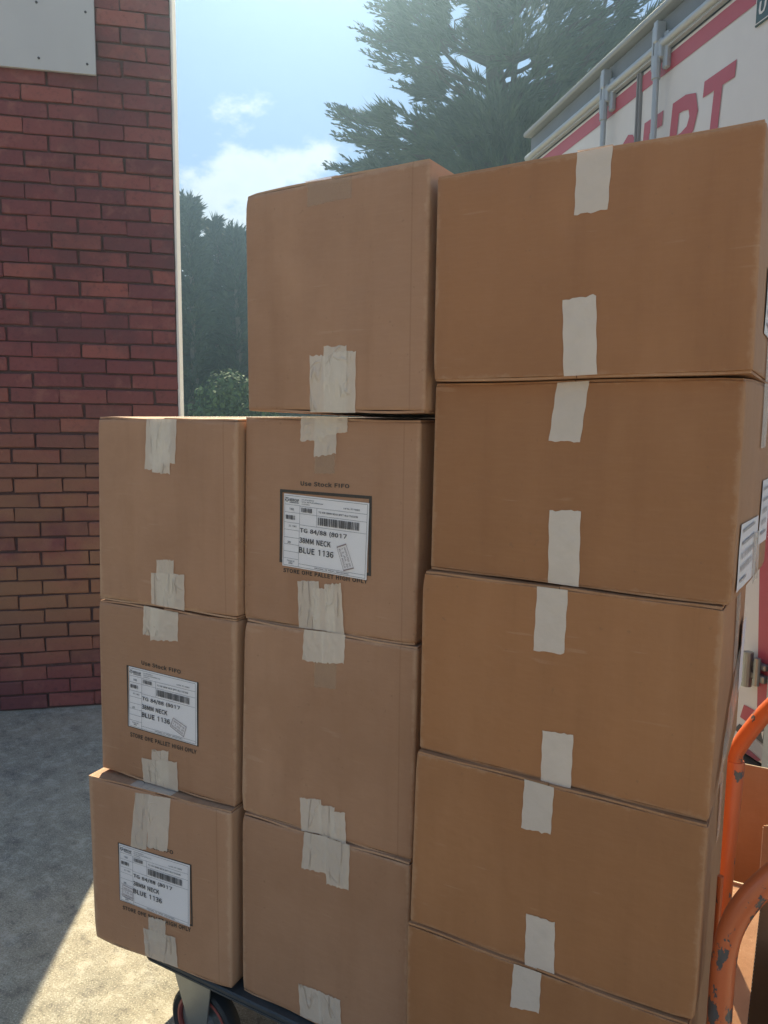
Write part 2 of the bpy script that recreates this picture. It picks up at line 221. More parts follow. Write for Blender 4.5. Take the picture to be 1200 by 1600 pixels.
'bC':(0.447,[86,469,266,548,361,525,444,463,378,384,317,430,272,440,172,393,132,258,170,121,270,73,322,85,389,139,456,61,363,-12,261,-34,85,43,15,256],[0,2,1,0,3,2,17,7,0,7,6,0,6,3,0,6,5,3,5,4,3,17,8,7,17,9,8,16,9,17,11,13,12,16,10,9,10,13,11,16,13,10,16,14,13,15,14,16]),
'bE':(0.412,[390,537,390,435,159,435,159,322,354,322,354,218,159,218,159,79,398,79,398,-24,47,-24,47,537],[10,2,11,2,0,11,2,1,0,10,3,2,10,6,3,6,4,3,6,5,4,10,7,6,10,8,7,10,9,8]),
'bF':(0.387,[390,537,390,435,159,435,159,309,355,309,355,206,159,206,159,-24,47,-24,47,537],[8,2,9,2,0,9,2,1,0,8,3,2,8,6,3,6,4,3,6,5,4,8,7,6]),
'bG':(0.483,[88,470,274,547,376,525,458,464,393,385,333,429,281,441,173,393,132,258,172,122,282,72,323,79,347,92,347,188,238,188,238,290,455,290,455,37,374,-15,270,-34,87,43,15,256],[0,2,1,0,3,2,21,7,0,7,6,0,6,3,0,6,5,3,5,4,3,21,8,7,14,16,15,14,13,16,13,17,16,21,9,8,20,9,21,12,17,13,20,10,9,11,17,12,10,17,11,20,17,10,19,17,20,19,18,17]),
'bH':(0.51,[159,537,159,322,351,322,351,537,464,537,464,-24,351,-24,351,218,159,218,159,-24,47,-24,47,537],[10,0,11,10,1,0,2,4,3,2,5,4,10,8,1,8,2,1,8,7,2,7,5,2,10,9,8,6,5,7]),
'bI':(0.268,[70,0,188,0,188,530,70,530],[0,1,2,0,2,3]),
'bL':(0.38,[159,537,159,79,384,79,384,-24,47,-24,47,537],[4,0,5,4,1,0,4,2,1,4,3,2]),
'bN':(0.506,[150,537,345,201,394,108,357,108,353,163,350,246,350,537,460,537,460,-24,355,-24,161,313,112,406,149,406,153,352,156,270,156,-24,47,-24,47,537],[16,11,17,11,0,17,11,12,0,12,1,0,5,7,6,5,8,7,16,10,11,13,1,12,14,10,13,10,1,13,16,14,10,14,9,10,16,15,14,4,2,5,2,8,5,3,2,4]),
'bO':(0.52,[82,470,260,549,437,470,504,258,437,46,260,-35,82,46,15,258,350,393,260,439,169,393,132,258,169,121,260,75,350,121,388,258],[0,2,1,7,10,0,10,9,0,9,2,0,9,8,2,8,3,2,7,11,10,15,3,8,6,11,7,15,4,3,6,12,11,14,4,15,6,13,12,13,4,14,6,4,13,6,5,4]),
'bP':(0.443,[220,537,373,501,435,363,374,223,223,180,159,180,159,-24,47,-24,47,537,294,303,318,362,294,419,206,437,159,437,159,281,209,281],[7,13,8,13,0,8,13,1,0,13,12,1,12,11,1,11,2,1,7,14,13,10,2,11,10,3,2,9,3,10,15,3,9,7,15,14,7,5,15,5,3,15,5,4,3,7,6,5]),
'bR':(0.445,[296,315,320,369,297,420,219,437,159,437,159,294,218,294,159,194,159,-24,47,-24,47,537,234,537,377,502,436,371,399,257,328,216,467,-24,338,-24,214,194],[9,4,10,4,11,10,4,12,11,4,3,12,3,2,12,2,13,12,9,5,4,1,13,2,1,14,13,0,14,1,6,14,0,9,7,5,7,6,5,7,14,6,7,15,14,7,18,15,18,16,15,9,8,7,17,16,18]),
'bS':(0.417,[68,144,147,87,213,72,276,91,295,131,278,172,225,201,150,234,72,284,31,387,86,504,218,547,314,527,405,464,341,386,274,430,220,441,166,426,150,392,169,353,219,327,293,295,377,240,413,135,358,14,214,-34,103,-11,-2,62],[10,12,11,10,13,12,9,16,10,16,13,10,16,15,13,15,14,13,9,17,16,9,18,17,9,19,18,8,19,9,8,20,19,8,21,20,8,22,21,7,22,8,7,23,22,6,23,7,5,23,6,4,23,5,27,1,0,4,24,23,3,24,4,2,24,3,27,2,1,27,24,2,26,24,27,26,25,24]),
'bT':(0.419,[-2,435,-2,537,422,537,422,435,266,435,266,-24,153,-24,153,435],[0,2,1,0,3,2,7,3,0,6,4,7,4,3,7,6,5,4]),
'bU':(0.505,[45,537,157,537,157,213,188,100,253,74,319,100,351,213,351,537,461,537,461,208,403,21,253,-35,102,21,45,208],[13,1,0,13,2,1,6,8,7,6,9,8,5,9,6,13,3,2,12,3,13,5,10,9,4,10,5,12,4,3,12,10,4,12,11,10]),
'bY':(0.372,[-39,537,83,537,156,378,181,322,200,280,172,280,193,322,218,378,290,537,411,537,242,193,242,-24,129,-24,129,193],[13,1,0,13,2,1,7,9,8,7,10,9,6,10,7,13,3,2,5,4,6,4,10,6,13,4,3,13,10,4,12,10,13,12,11,10]),
'bc':(0.357,[72,356,217,415,293,399,364,351,303,271,253,305,225,311,156,279,127,190,155,101,223,69,259,78,317,115,371,31,289,-19,212,-34,68,25,11,190],[0,2,1,0,3,2,17,7,0,7,6,0,6,3,0,6,5,3,5,4,3,17,8,7,16,8,17,16,9,8,11,13,12,16,10,9,10,13,11,16,13,10,16,14,13,15,14,16]),
'be':(0.388,[70,354,206,416,339,359,383,215,382,190,377,151,134,151,156,96,228,67,269,73,331,104,376,19,295,-21,216,-34,70,25,11,190,258,291,208,313,154,290,135,245,271,245],[0,2,1,0,17,2,17,16,2,16,3,2,15,18,0,18,17,0,20,3,16,15,19,18,15,20,19,15,3,20,15,4,3,15,5,4,14,6,15,6,5,15,14,7,6,9,11,10,14,8,7,8,11,9,14,11,8,13,11,14,13,12,11]),
'bk':(0.387,[151,581,151,204,119,204,280,404,414,404,266,225,423,-24,297,-24,196,143,151,91,151,-24,40,-24,40,581],[11,0,12,11,2,0,2,1,0,2,4,3,2,5,4,2,6,5,11,8,2,8,6,2,11,9,8,7,6,8,11,10,9]),
'bo':(0.424,[70,355,212,416,354,355,413,190,354,25,212,-35,70,25,11,190,272,279,212,309,153,279,127,190,153,101,212,71,272,101,298,190],[0,2,1,7,10,0,10,9,0,9,2,0,9,8,2,8,3,2,7,11,10,15,3,8,14,3,15,7,12,11,6,12,7,14,4,3,13,4,14,6,13,12,6,4,13,5,4,6]),
'bs':(0.328,[47,119,114,76,165,65,205,78,214,98,197,126,144,151,61,192,17,282,60,378,173,415,249,400,328,354,267,275,212,308,176,316,139,304,131,287,146,264,196,241,283,198,328,104,284,5,165,-34,78,-17,-12,36],[9,11,10,9,12,11,8,12,9,8,15,12,15,14,12,14,13,12,8,16,15,8,17,16,8,18,17,7,18,8,7,19,18,7,20,19,7,21,20,6,21,7,5,21,6,4,21,5,25,1,0,4,22,21,3,22,4,2,22,3,25,2,1,25,22,2,24,22,25,24,23,22]),
'bt':(0.264,[52,304,-5,304,-5,399,57,403,64,511,163,511,163,404,267,404,267,304,163,304,163,118,173,79,201,67,215,69,258,84,283,-12,224,-28,180,-34,79,8,52,115],[3,5,4,3,6,5,3,7,6,3,8,7,2,8,3,1,8,2,0,8,1,19,9,0,9,8,0,19,10,9,19,11,10,18,11,19,13,15,14,18,12,11,12,15,13,18,15,12,17,15,18,17,16,15]),
}
_txt = {}
def text_geo(s, bold=0.0, shear=0.0):
    key = (s, bold, shear)
    if key not in _txt:
        pre = 'b' if bold > .015 else 'r'; vs = []; fs = []; x = 0.0
        for ch in s:
            if ch == ' ': x += .24; continue
            g = GLYPHS.get(pre + ch) or GLYPHS.get('r' + ch) or GLYPHS.get('r' + ch.upper())
            if g is None: x += .4; continue
            a, v, f = g; b = len(vs)
            vs += [(x + v[k] / 1000 + shear * v[k + 1] / 1000, v[k + 1] / 1000) for k in range(0, len(v), 2)]
            fs += [(f[k] + b, f[k + 1] + b, f[k + 2] + b) for k in range(0, len(f), 3)]
            x += a + (.022 if pre == 'b' else 0)
        xs = [v[0] for v in vs]; ys = [v[1] for v in vs]
        x0, x1, y0, y1 = min(xs), max(xs), min(ys), max(ys)
        _txt[key] = ([((v[0] - x0) / (x1 - x0), (v[1] - y0) / (y1 - y0)) for v in vs], fs)
    return _txt[key]

# ------------------------------------------------------------------ materials
def material(name, base, rough=.7, var=.12, scale=8.0, bump=.0, bscale=60.0, rand=0.0, metal=0.0, spec=.5, coord='Object', extra=None):
    m = bpy.data.materials.new(name); m.use_nodes = True; nt = m.node_tree
    p = nt.nodes['Principled BSDF']; p.inputs['Roughness'].default_value = rough; p.inputs['Metallic'].default_value = metal
    p.inputs['Specular IOR Level'].default_value = spec
    t = N(nt, 'ShaderNodeTexCoord')
    n = N(nt, 'ShaderNodeTexNoise'); n.inputs['Scale'].default_value = scale; n.inputs['Detail'].default_value = 6; n.inputs['Roughness'].default_value = .6
    nt.links.new(t.outputs[coord], n.inputs['Vector'])
    k = mth(nt, 'MULTIPLY_ADD', mth(nt, 'SUBTRACT', n.outputs['Fac'], .5), 2 * var, 1.0)
    if rand:
        oi = N(nt, 'ShaderNodeObjectInfo')
        k = mth(nt, 'MULTIPLY', k, mth(nt, 'MULTIPLY_ADD', mth(nt, 'SUBTRACT', oi.outputs['Random'], .5), 2 * rand, 1.0))
    mx = N(nt, 'ShaderNodeVectorMath', operation='SCALE'); mx.inputs[0].default_value = base
    nt.links.new(k, mx.inputs['Scale']); out = mx.outputs[0]
    if extra: out = extra(nt, t, out, p) or out
    nt.links.new(out, p.inputs['Base Color'])
    if bump:
        b = N(nt, 'ShaderNodeTexNoise'); b.inputs['Scale'].default_value = bscale; b.inputs['Detail'].default_value = 4
        nt.links.new(t.outputs[coord], b.inputs['Vector'])
        bp = N(nt, 'ShaderNodeBump'); bp.inputs['Strength'].default_value = bump; bp.inputs['Distance'].default_value = .01
        nt.links.new(b.outputs['Fac'], bp.inputs['Height']); nt.links.new(bp.outputs[0], p.inputs['Normal'])
    return m
def cmix(nt, fac, a, b, blend='MIX'):
    n = N(nt, 'ShaderNodeMix', data_type='RGBA', blend_type=blend)
    for v, s in ((fac, 'Factor'), (a, 'A'), (b, 'B')):
        if isinstance(v, (int, float)): n.inputs[s].default_value = v
        elif isinstance(v, tuple): n.inputs[s].default_value = v + (1,) if len(v) == 3 else v
        else: nt.links.new(v, n.inputs[s])
    return n.outputs['Result']
def tex_noise(nt, vec, scale, detail=5, rough=.55):
    n = N(nt, 'ShaderNodeTexNoise'); n.inputs['Scale'].default_value = scale; n.inputs['Detail'].default_value = detail; n.inputs['Roughness'].default_value = rough
    nt.links.new(vec, n.inputs['Vector']); return n.outputs['Fac']
def ramp(nt, fac, lo, hi):
    n = N(nt, 'ShaderNodeMapRange'); n.interpolation_type = 'SMOOTHSTEP'
    n.inputs['From Min'].default_value = lo; n.inputs['From Max'].default_value = hi; nt.links.new(fac, n.inputs['Value']); return n.outputs[0]

def card_fx(W, H, tone):
  def card_extra(nt, t, out, p):
    # kraft paper: long fibres, rubbed patches and scuffs, worn paler paper along the edges and corners
    oi = N(nt, 'ShaderNodeObjectInfo')
    off = N(nt, 'ShaderNodeVectorMath', operation='ADD'); nt.links.new(t.outputs['Object'], off.inputs[0])
    cx = N(nt, 'ShaderNodeCombineXYZ'); r50 = mth(nt, 'MULTIPLY', oi.outputs['Random'], 50)
    for i in range(3): nt.links.new(r50, cx.inputs[i])
    nt.links.new(cx.outputs[0], off.inputs[1]); vec = off.outputs[0]
    def stretched(sc, d=4, ro=.6):
        m_ = N(nt, 'ShaderNodeMapping'); m_.inputs['Scale'].default_value = sc; nt.links.new(vec, m_.inputs[0]); return tex_noise(nt, m_.outputs[0], 1.0, d, ro)
    fib = stretched((26, 26, 230)); streak = stretched((16, 16, 1.6), 5); rub = stretched((5, 5, 1.3), 4)
    big = tex_noise(nt, vec, 3.0, 5, .6)
    k3 = lambda c: tuple(c[i] * tone[i] for i in range(3))
    o = cmix(nt, mth(nt, 'MULTIPLY', ramp(nt, fib, .42, .68), .07), out, k3((.56, .31, .16)))
    o = cmix(nt, mth(nt, 'MULTIPLY', ramp(nt, streak, .45, .8), .30), o, k3((.29, .13, .052)))
    o = cmix(nt, mth(nt, 'MULTIPLY', ramp(nt, rub, .48, .75), .42), o, k3((.52, .275, .135)))
    o = cmix(nt, mth(nt, 'MULTIPLY', ramp(nt, big, .5, .72), .38), o, k3((.31, .145, .062)))
    scr = stretched((9, 9, 90), 2, .4)
    o = cmix(nt, mth(nt, 'MULTIPLY', mth(nt, 'MULTIPLY', ramp(nt, scr, .66, .72), ramp(nt, tex_noise(nt, vec, 7, 2), .5, .62)), .14), o, (.60, .42, .27))
    spots = tex_noise(nt, vec, 95, 2, .5)
    o = cmix(nt, mth(nt, 'MULTIPLY', ramp(nt, spots, .70, .78), .35), o, (.20, .11, .055))
    sp = N(nt, 'ShaderNodeSeparateXYZ'); nt.links.new(t.outputs['Object'], sp.inputs[0])
    if W:
        ex = mth(nt, 'SUBTRACT', W / 2, mth(nt, 'ABSOLUTE', mth(nt, 'SUBTRACT', sp.outputs['X'], W / 2)))
        ez = mth(nt, 'SUBTRACT', H / 2, mth(nt, 'ABSOLUTE', mth(nt, 'SUBTRACT', sp.outputs['Z'], H / 2)))
        e = mth(nt, 'ADD', mth(nt, 'MINIMUM', ex, ez), mth(nt, 'MULTIPLY', mth(nt, 'SUBTRACT', tex_noise(nt, vec, 34, 5, .7), .5), .030))
        wear = mth(nt, 'SUBTRACT', 1.0, ramp(nt, e, .0, .010))
        o = cmix(nt, mth(nt, 'MULTIPLY', wear, .32 if W < .5 else .22), o, (.62, .42, .26))
        # the pressed score line a hand's width inside the glued edge
        g_ = mth(nt, 'ABSOLUTE', mth(nt, 'SUBTRACT', sp.outputs['X'], W - .034)); gl = mth(nt, 'MULTIPLY', mth(nt, 'SUBTRACT', 1.0, ramp(nt, g_, .0006, .0022)), ramp(nt, oi.outputs['Random'], .35, .4))
        o = cmix(nt, mth(nt, 'MULTIPLY', gl, .35 if W < .5 else .08), o, k3((.26, .12, .05)))
    hgt = mth(nt, 'ADD', mth(nt, 'MULTIPLY', streak, .18), mth(nt, 'ADD', mth(nt, 'MULTIPLY', big, .6), mth(nt, 'MULTIPLY', tex_noise(nt, vec, 14, 3), .22)))
    bp = N(nt, 'ShaderNodeBump'); bp.inputs['Strength'].default_value = .5; bp.inputs['Distance'].default_value = .02
    nt.links.new(hgt, bp.inputs['Height']); nt.links.new(bp.outputs[0], p.inputs['Normal'])
    return o
  return card_extra
M = {}
M['card'] = material('kraft_cardboard', (.42, .200, .092), rough=.62, var=.10, scale=5, rand=.07, spec=.35, extra=card_fx(0, 0, (1, 1, 1)))
M['card_L'] = material('grey_kraft_cardboard', (.400, .210, .114), rough=.62, var=.10, scale=5, rand=.06, spec=.35, extra=card_fx(.422, .44, (1, 1.04, 1.18)))
M['card_R'] = material('red_kraft_cardboard', (.360, .156, .060), rough=.60, var=.10, scale=5, rand=.10, spec=.35, extra=card_fx(.5127, .3458, (.88, .79, .70)))
M['card_edge'] = material('sunlit_cut_cardboard', (.58, .42, .27), rough=.8, var=.3, scale=150)  # pale tone paints in the sun grazing the cut board edges

def tape_mat(name, c, alpha):
    m = material(name, c, rough=.34, var=.10, scale=30, bump=.25, bscale=45, rand=.06, spec=.5)
    nt = m.node_tree; p = nt.nodes['Principled BSDF']; o = nt.nodes['Material Output']
    t = N(nt, 'ShaderNodeBsdfTransparent'); ms = N(nt, 'ShaderNodeMixShader'); ms.inputs['Fac'].default_value = alpha
    nt.links.new(t.outputs[0], ms.inputs[1]); nt.links.new(p.outputs[0], ms.inputs[2]); nt.links.new(ms.outputs[0], o.inputs['Surface'])
    return m
M['tape'] = tape_mat('packing_tape', (.90, .77, .61), .56)
M['tape_flat'] = tape_mat('smooth_packing_tape', (.84, .72, .59), .66)
def creases(m):
    # sharp lengthwise wrinkles of badly laid tape, as relief
    nt = m.node_tree; p = nt.nodes['Principled BSDF']; p.inputs['Roughness'].default_value = .16
    t = N(nt, 'ShaderNodeTexCoord'); oi = N(nt, 'ShaderNodeObjectInfo'); h = None
    for sc, wgt, wid in (((24, 24, 4), 1.0, .022), ((11, 11, 9), .5, .014)):
        mp_ = N(nt, 'ShaderNodeMapping'); mp_.inputs['Scale'].default_value = sc; nt.links.new(t.outputs['Object'], mp_.inputs[0])
        cx = N(nt, 'ShaderNodeCombineXYZ'); k = mth(nt, 'MULTIPLY', oi.outputs['Random'], 90)
        for i in range(3): nt.links.new(k, cx.inputs[i])
        nt.links.new(cx.outputs[0], mp_.inputs['Location'])
        f = tex_noise(nt, mp_.outputs[0], 1.0, 1, .4)
        d = mth(nt, 'ABSOLUTE', mth(nt, 'SUBTRACT', f, .5))
        r_ = mth(nt, 'MULTIPLY', mth(nt, 'MULTIPLY', mth(nt, 'SUBTRACT', 1.0, ramp(nt, d, 0.0, wid)), ramp(nt, tex_noise(nt, t.outputs['Object'], 19, 1), .42, .6)), wgt)
        h = r_ if h is None else mth(nt, 'ADD', h, r_)
    b = N(nt, 'ShaderNodeBump'); b.inputs['Strength'].default_value = .9; b.inputs['Distance'].default_value = .0035
    nt.links.new(h, b.inputs['Height']); nt.links.new(b.outputs[0], p.inputs['Normal'])
creases(M['tape'])
M['residue'] = tape_mat('tape_residue', (.55, .39, .25), .32)
M['paper'] = material('label_paper', (.80, .74, .70), rough=.6, var=.04, scale=12)
M['ink'] = material('black_ink', (.035, .03, .028), rough=.65, var=.2, scale=90)
M['ink_box'] = material('printed_ink', (.055, .042, .03), rough=.7, var=.5, scale=220)
M['ink_faded'] = material('faded_ink', (.42, .38, .35), rough=.7, var=.3, scale=200)
M['stamp'] = material('stamp_ink', (.30, .22, .20), rough=.7, var=.3, scale=300)

def brick_extra(nt, t, out, p):
    oi = N(nt, 'ShaderNodeObjectInfo'); g = N(nt, 'ShaderNodeNewGeometry')
    cr = N(nt, 'ShaderNodeValToRGB'); e = cr.color_ramp.elements
    e[0].position = 0; e[0].color = (.150, .050, .052, 1); e[1].position = 1; e[1].color = (.310, .096, .073, 1)
    for pos, c in ((.25, (.190, .058, .058, 1)), (.6, (.225, .068, .062, 1)), (.85, (.255, .080, .068, 1))):
        k = cr.color_ramp.elements.new(pos); k.color = c
    nt.links.new(oi.outputs['Random'], cr.inputs[0])
    pos = g.outputs['Position']
    fine = tex_noise(nt, pos, 42, 6, .65); med = tex_noise(nt, pos, 9, 5, .6); big = tex_noise(nt, pos, 1.3, 4, .6)
    o = cmix(nt, mth(nt, 'MULTIPLY', ramp(nt, fine, .5, .75), .55), cr.outputs[0], (.085, .034, .036))
    o = cmix(nt, mth(nt, 'MULTIPLY', ramp(nt, med, .52, .72), .45), o, (.32, .14, .105))
    o = cmix(nt, mth(nt, 'MULTIPLY', ramp(nt, tex_noise(nt, pos, 2.4, 6, .65), .46, .66), .55), o, (.105, .048, .050))
    sp = N(nt, 'ShaderNodeSeparateXYZ'); nt.links.new(pos, sp.inputs[0])
    # warmer brown tone and pale stains in a band across the lower wall
    band = mth(nt, 'MULTIPLY', ramp(nt, sp.outputs['Z'], .0, .75), mth(nt, 'SUBTRACT', 1.0, ramp(nt, sp.outputs['Z'], .8, 1.9)))
    o = cmix(nt, mth(nt, 'MULTIPLY', mth(nt, 'MULTIPLY', band, ramp(nt, big, .30, .55)), .75), o, (.34, .18, .085))
    wh = mth(nt, 'MULTIPLY', ramp(nt, tex_noise(nt, pos, 11, 8, .75), .66, .74), .55)
    o = cmix(nt, mth(nt, 'MULTIPLY', wh, band), o, (.52, .45, .38))
    bp = N(nt, 'ShaderNodeBump'); bp.inputs['Strength'].default_value = .6; bp.inputs['Distance'].default_value = .006
    nt.links.new(mth(nt, 'ADD', fine, mth(nt, 'MULTIPLY', med, .8)), bp.inputs['Height']); nt.links.new(bp.outputs[0], p.inputs['Normal'])
    return o
M['brick'] = material('red_brick', (.2, .06, .055), rough=.85, extra=brick_extra)
M['mortar'] = material('dark_mortar', (.105, .060, .054), rough=.95, var=.35, scale=14, bump=.5, bscale=90, coord='Object')
M['edge_white'] = material('lit_end_and_coping', (.80, .74, .66), rough=.8, var=.2, scale=9)  # near-white so the grazed wall end looks sunlit; the coping shares it
M['board'] = material('white_board', (.50, .49, .47), rough=.55, var=.10, scale=3.5, bump=.08, bscale=12)
M['seal'] = material('grey_seal', (.22, .22, .23), rough=.6)
M['screw'] = material('dull_screw', (.10, .09, .09), rough=.5, metal=.6)

def ground_extra(nt, t, out, p):
    g = N(nt, 'ShaderNodeNewGeometry'); pos = g.outputs['Position']
    speck = tex_noise(nt, pos, 170, 3, .7); mid = tex_noise(nt, pos, 22, 6, .7); big = tex_noise(nt, pos, 1.6, 6, .65); pit = tex_noise(nt, pos, 75, 4, .7)
    o = cmix(nt, ramp(nt, big, .35, .68), (.315, .285, .215), (.42, .365, .265))
    o = cmix(nt, mth(nt, 'MULTIPLY', ramp(nt, mid, .48, .7), .45), o, (.47, .42, .32))
    o = cmix(nt, mth(nt, 'MULTIPLY', ramp(nt, speck, .5, .72), .85), o, (.10, .088, .07))
    o = cmix(nt, mth(nt, 'MULTIPLY', ramp(nt, pit, .62, .70), .6), o, (.12, .105, .085))
    o = cmix(nt, mth(nt, 'MULTIPLY', ramp(nt, tex_noise(nt, pos, 4.5, 7, .75), .52, .66), .55), o, (.17, .16, .14))
    o = cmix(nt, mth(nt, 'MULTIPLY', ramp(nt, tex_noise(nt, pos, 7.5, 8, .8), .54, .66), .55), o, (.55, .51, .42))
    o = cmix(nt, mth(nt, 'MULTIPLY', ramp(nt, tex_noise(nt, pos, 30, 6, .8), .60, .68), .5), o, (.11, .10, .085))
    o = cmix(nt, mth(nt, 'MULTIPLY', ramp(nt, tex_noise(nt, pos, 210, 2, .5), .56, .64), .70), o, (.62, .57, .44))
    mot = tex_noise(nt, pos, 13, 9, .82)
    o = cmix(nt, mth(nt, 'MULTIPLY', ramp(nt, mot, .51, .60), .55), o, (.58, .54, .44))
    o = cmix(nt, mth(nt, 'MULTIPLY', mth(nt, 'SUBTRACT', 1.0, ramp(nt, mot, .38, .47)), .55), o, (.12, .11, .09))
    bp = N(nt, 'ShaderNodeBump'); bp.inputs['Strength'].default_value = .7; bp.inputs['Distance'].default_value = .005
    nt.links.new(mth(nt, 'ADD', speck, mth(nt, 'MULTIPLY', mid, .7)), bp.inputs['Height']); nt.links.new(bp.outputs[0], p.inputs['Normal'])
    return o
M['ground'] = material('old_concrete', (.35, .3, .22), rough=.9, extra=ground_extra)
M['lorry_white'] = material('lorry_white', (.62, .59, .56), rough=.45, var=.07, scale=6, bump=.05, bscale=130)
M['lorry_red'] = material('lorry_red', (.40, .055, .08), rough=.45, var=.10, scale=8)
M['lorry_grey'] = material('lorry_aluminium', (.36, .39, .41), rough=.42, var=.10, scale=9, metal=.35)
M['lorry_mid'] = material('lorry_roof_trim', (.25, .28, .30), rough=.5, var=.15, scale=7)
M['lorry_dark'] = material('lorry_dark_header', (.16, .18, .20), rough=.6, var=.15, scale=6)
M['rubber'] = material('black_rubber', (.025, .025, .025), rough=.7, var=.3, scale=20)
M['zinc'] = material('galvanised_steel', (.30, .31, .30), rough=.38, var=.15, scale=25, metal=.75)
M['plate_dark'] = material('dark_teal_plate', (.03, .075, .085), rough=.5)
M['flag_grey'] = material('printed_grey', (.33, .33, .34), rough=.5)
M['flag_black'] = material('printed_black', (.05, .05, .055), rough=.5)
M['maroon'] = material('printed_maroon', (.22, .035, .07), rough=.5)
M['deck'] = material('black_deck', (.045, .048, .048), rough=.55, var=.3, scale=30, bump=.1, bscale=200)
M['tyre'] = material('black_tyre', (.018, .020, .022), rough=.6, var=.2, scale=30)
M['rim'] = material('red_rim', (.27, .055, .045), rough=.5)
def paint_fx(th, loc):
  def paint_extra(nt, t, out, p):
      mv = N(nt, 'ShaderNodeMapping'); mv.inputs['Location'].default_value = loc; mv.inputs['Scale'].default_value = (1.3, 1.3, .8); nt.links.new(t.outputs['Object'], mv.inputs[0]); v = mv.outputs[0]
      n1 = tex_noise(nt, v, 16, 6, .62); n2 = tex_noise(nt, v, 55, 4, .6)
      chip = ramp(nt, mth(nt, 'ADD', n1, mth(nt, 'MULTIPLY', mth(nt, 'SUBTRACT', n2, .5), .3)), th, th + .012)
      p.inputs['Coat Weight'].default_value = .25
      bp = N(nt, 'ShaderNodeBump'); bp.inputs['Strength'].default_value = .5; bp.inputs['Distance'].default_value = .002; bp.invert = True
      nt.links.new(chip, bp.inputs['Height']); nt.links.new(bp.outputs[0], p.inputs['Normal'])
      return cmix(nt, chip, cmix(nt, mth(nt, 'MULTIPLY', ramp(nt, n2, .55, .7), .2), out, (.35, .10, .05)), (.085, .075, .07))
  return paint_extra
M['orange'] = material('orange_paint', (.60, .115, .022), rough=.38, var=.12, scale=9, extra=paint_fx(.615, (2.1, .7, 1.3)))
M['orange_worn'] = material('worn_orange_paint', (.56, .125, .035), rough=.42, var=.18, scale=9, extra=paint_fx(.572, (7.4, 3.1, 5.9)))
M['crate'] = material('crate_black', (.035, .033, .035), rough=.5, var=.2, scale=15)
M['bark'] = material('bark', (.06, .05, .042), rough=.95, var=.4, scale=9, bump=.6, bscale=25)
M['pale_bark'] = material('pale_bark', (.17, .15, .12), rough=.95, var=.4, scale=6, bump=.5, bscale=20)
def leaf(name, a, b):
    def ex(nt, t, out, p):
        g = N(nt, 'ShaderNodeNewGeometry')
        p.inputs['Transmission Weight'].default_value = 0
        o = cmix(nt, ramp(nt, tex_noise(nt, g.outputs['Position'], .9, 4, .6), .35, .65), a, b)
        return cmix(nt, mth(nt, 'MULTIPLY', g.outputs['Random Per Island'], .45), o, tuple(x * 1.5 for x in b))
    return material(name, a, rough=.75, spec=.25, extra=ex)
M['cypress'] = leaf('cypress_foliage', (.035, .060, .038), (.055, .085, .045))
M['conifer'] = leaf('conifer_foliage', (.032, .058, .040), (.050, .080, .048))
M['bush'] = leaf('bush_foliage', (.055, .095, .035), (.085, .14, .045))
M['wood'] = leaf('far_foliage', (.035, .060, .035), (.055, .085, .045))
# ------------------------------------------------------------------ ground
g = MB()
for i in range(12):
    for j in range(12):
        xs = [-58, -40, -25, -10, -5, -2, 0, 2, 5, 10, 25, 40, 58]
        g.quad((xs[i], xs[j], 0), (xs[i + 1], xs[j], 0), (xs[i + 1], xs[j + 1], 0), (xs[i], xs[j + 1], 0))
tag(g.build('ground', M['ground'], fix=False), kind='structure')

# ------------------------------------------------------------------ haze box, shaped to stand in for the sun's flare veil
HZ = MB(); HZ.box(-60, 60, -60, 60, -1.0, 16.6)
hm = bpy.data.materials.new('haze_flare_veil'); hm.use_nodes = True; hn = hm.node_tree; hn.nodes.clear()
pv = N(hn, 'ShaderNodeVolumePrincipled'); pv.inputs['Density'].default_value = .0062; pv.inputs['Anisotropy'].default_value = .84; pv.inputs['Color'].default_value = (.52, .77, 1.0, 1)
ho = N(hn, 'ShaderNodeOutputMaterial'); hn.links.new(pv.outputs[0], ho.inputs['Volume'])
tag(HZ.build('haze', hm), kind='stuff')

# ------------------------------------------------------------------ brick wall
wall = empty('brick_wall', (-2.385, 1.852, 0), R(40.94), 'red brick wall with its sunlit end painted pale, rising left of the cartons', 'wall')
WT, WH, WL = .40, 4.65, 4.2
mb = MB(); mb.box(-WL, -.002, .012, WT, 0, WH); mb.build('mortar_bed', M['mortar'], wall)
COURSE, PITCH, BL_, BH_ = .0785, .2415, .2315, .0675
def brick_mesh(L, seed):
    r = random.Random(seed); m = MB(); m.box(-L / 2, L / 2, -.001, .06, -BH_ / 2, BH_ / 2, .0035)
    m.v = [(x + r.uniform(-.0038, .0038), y + r.uniform(-.0022, .0022), z + r.uniform(-.0030, .0030)) for x, y, z in m.v]
    me = bpy.data.meshes.new('brick'); me.from_pydata(m.v, [], m.f); me.materials.append(M['brick'])
    import bmesh
    b = bmesh.new(); b.from_mesh(me); bmesh.ops.recalc_face_normals(b, faces=b.faces); b.to_mesh(me); b.free()
    return me
full = [brick_mesh(BL_, k) for k in range(8)]; half = [brick_mesh(BL_ / 2 - .004, 50 + k) for k in range(4)]
ca, sa = math.cos(R(40.94)), math.sin(R(40.94))
cpos = cam.matrix_world.translation
def to_px(p):
    d = Vector(p) - cpos; z = d.dot(fw)
    return (600 + 1190.21 * d.dot(rt) / z, 800 - 1190.21 * d.dot(upv) / z) if z > .05 else (-999, -999)
hid = MB()
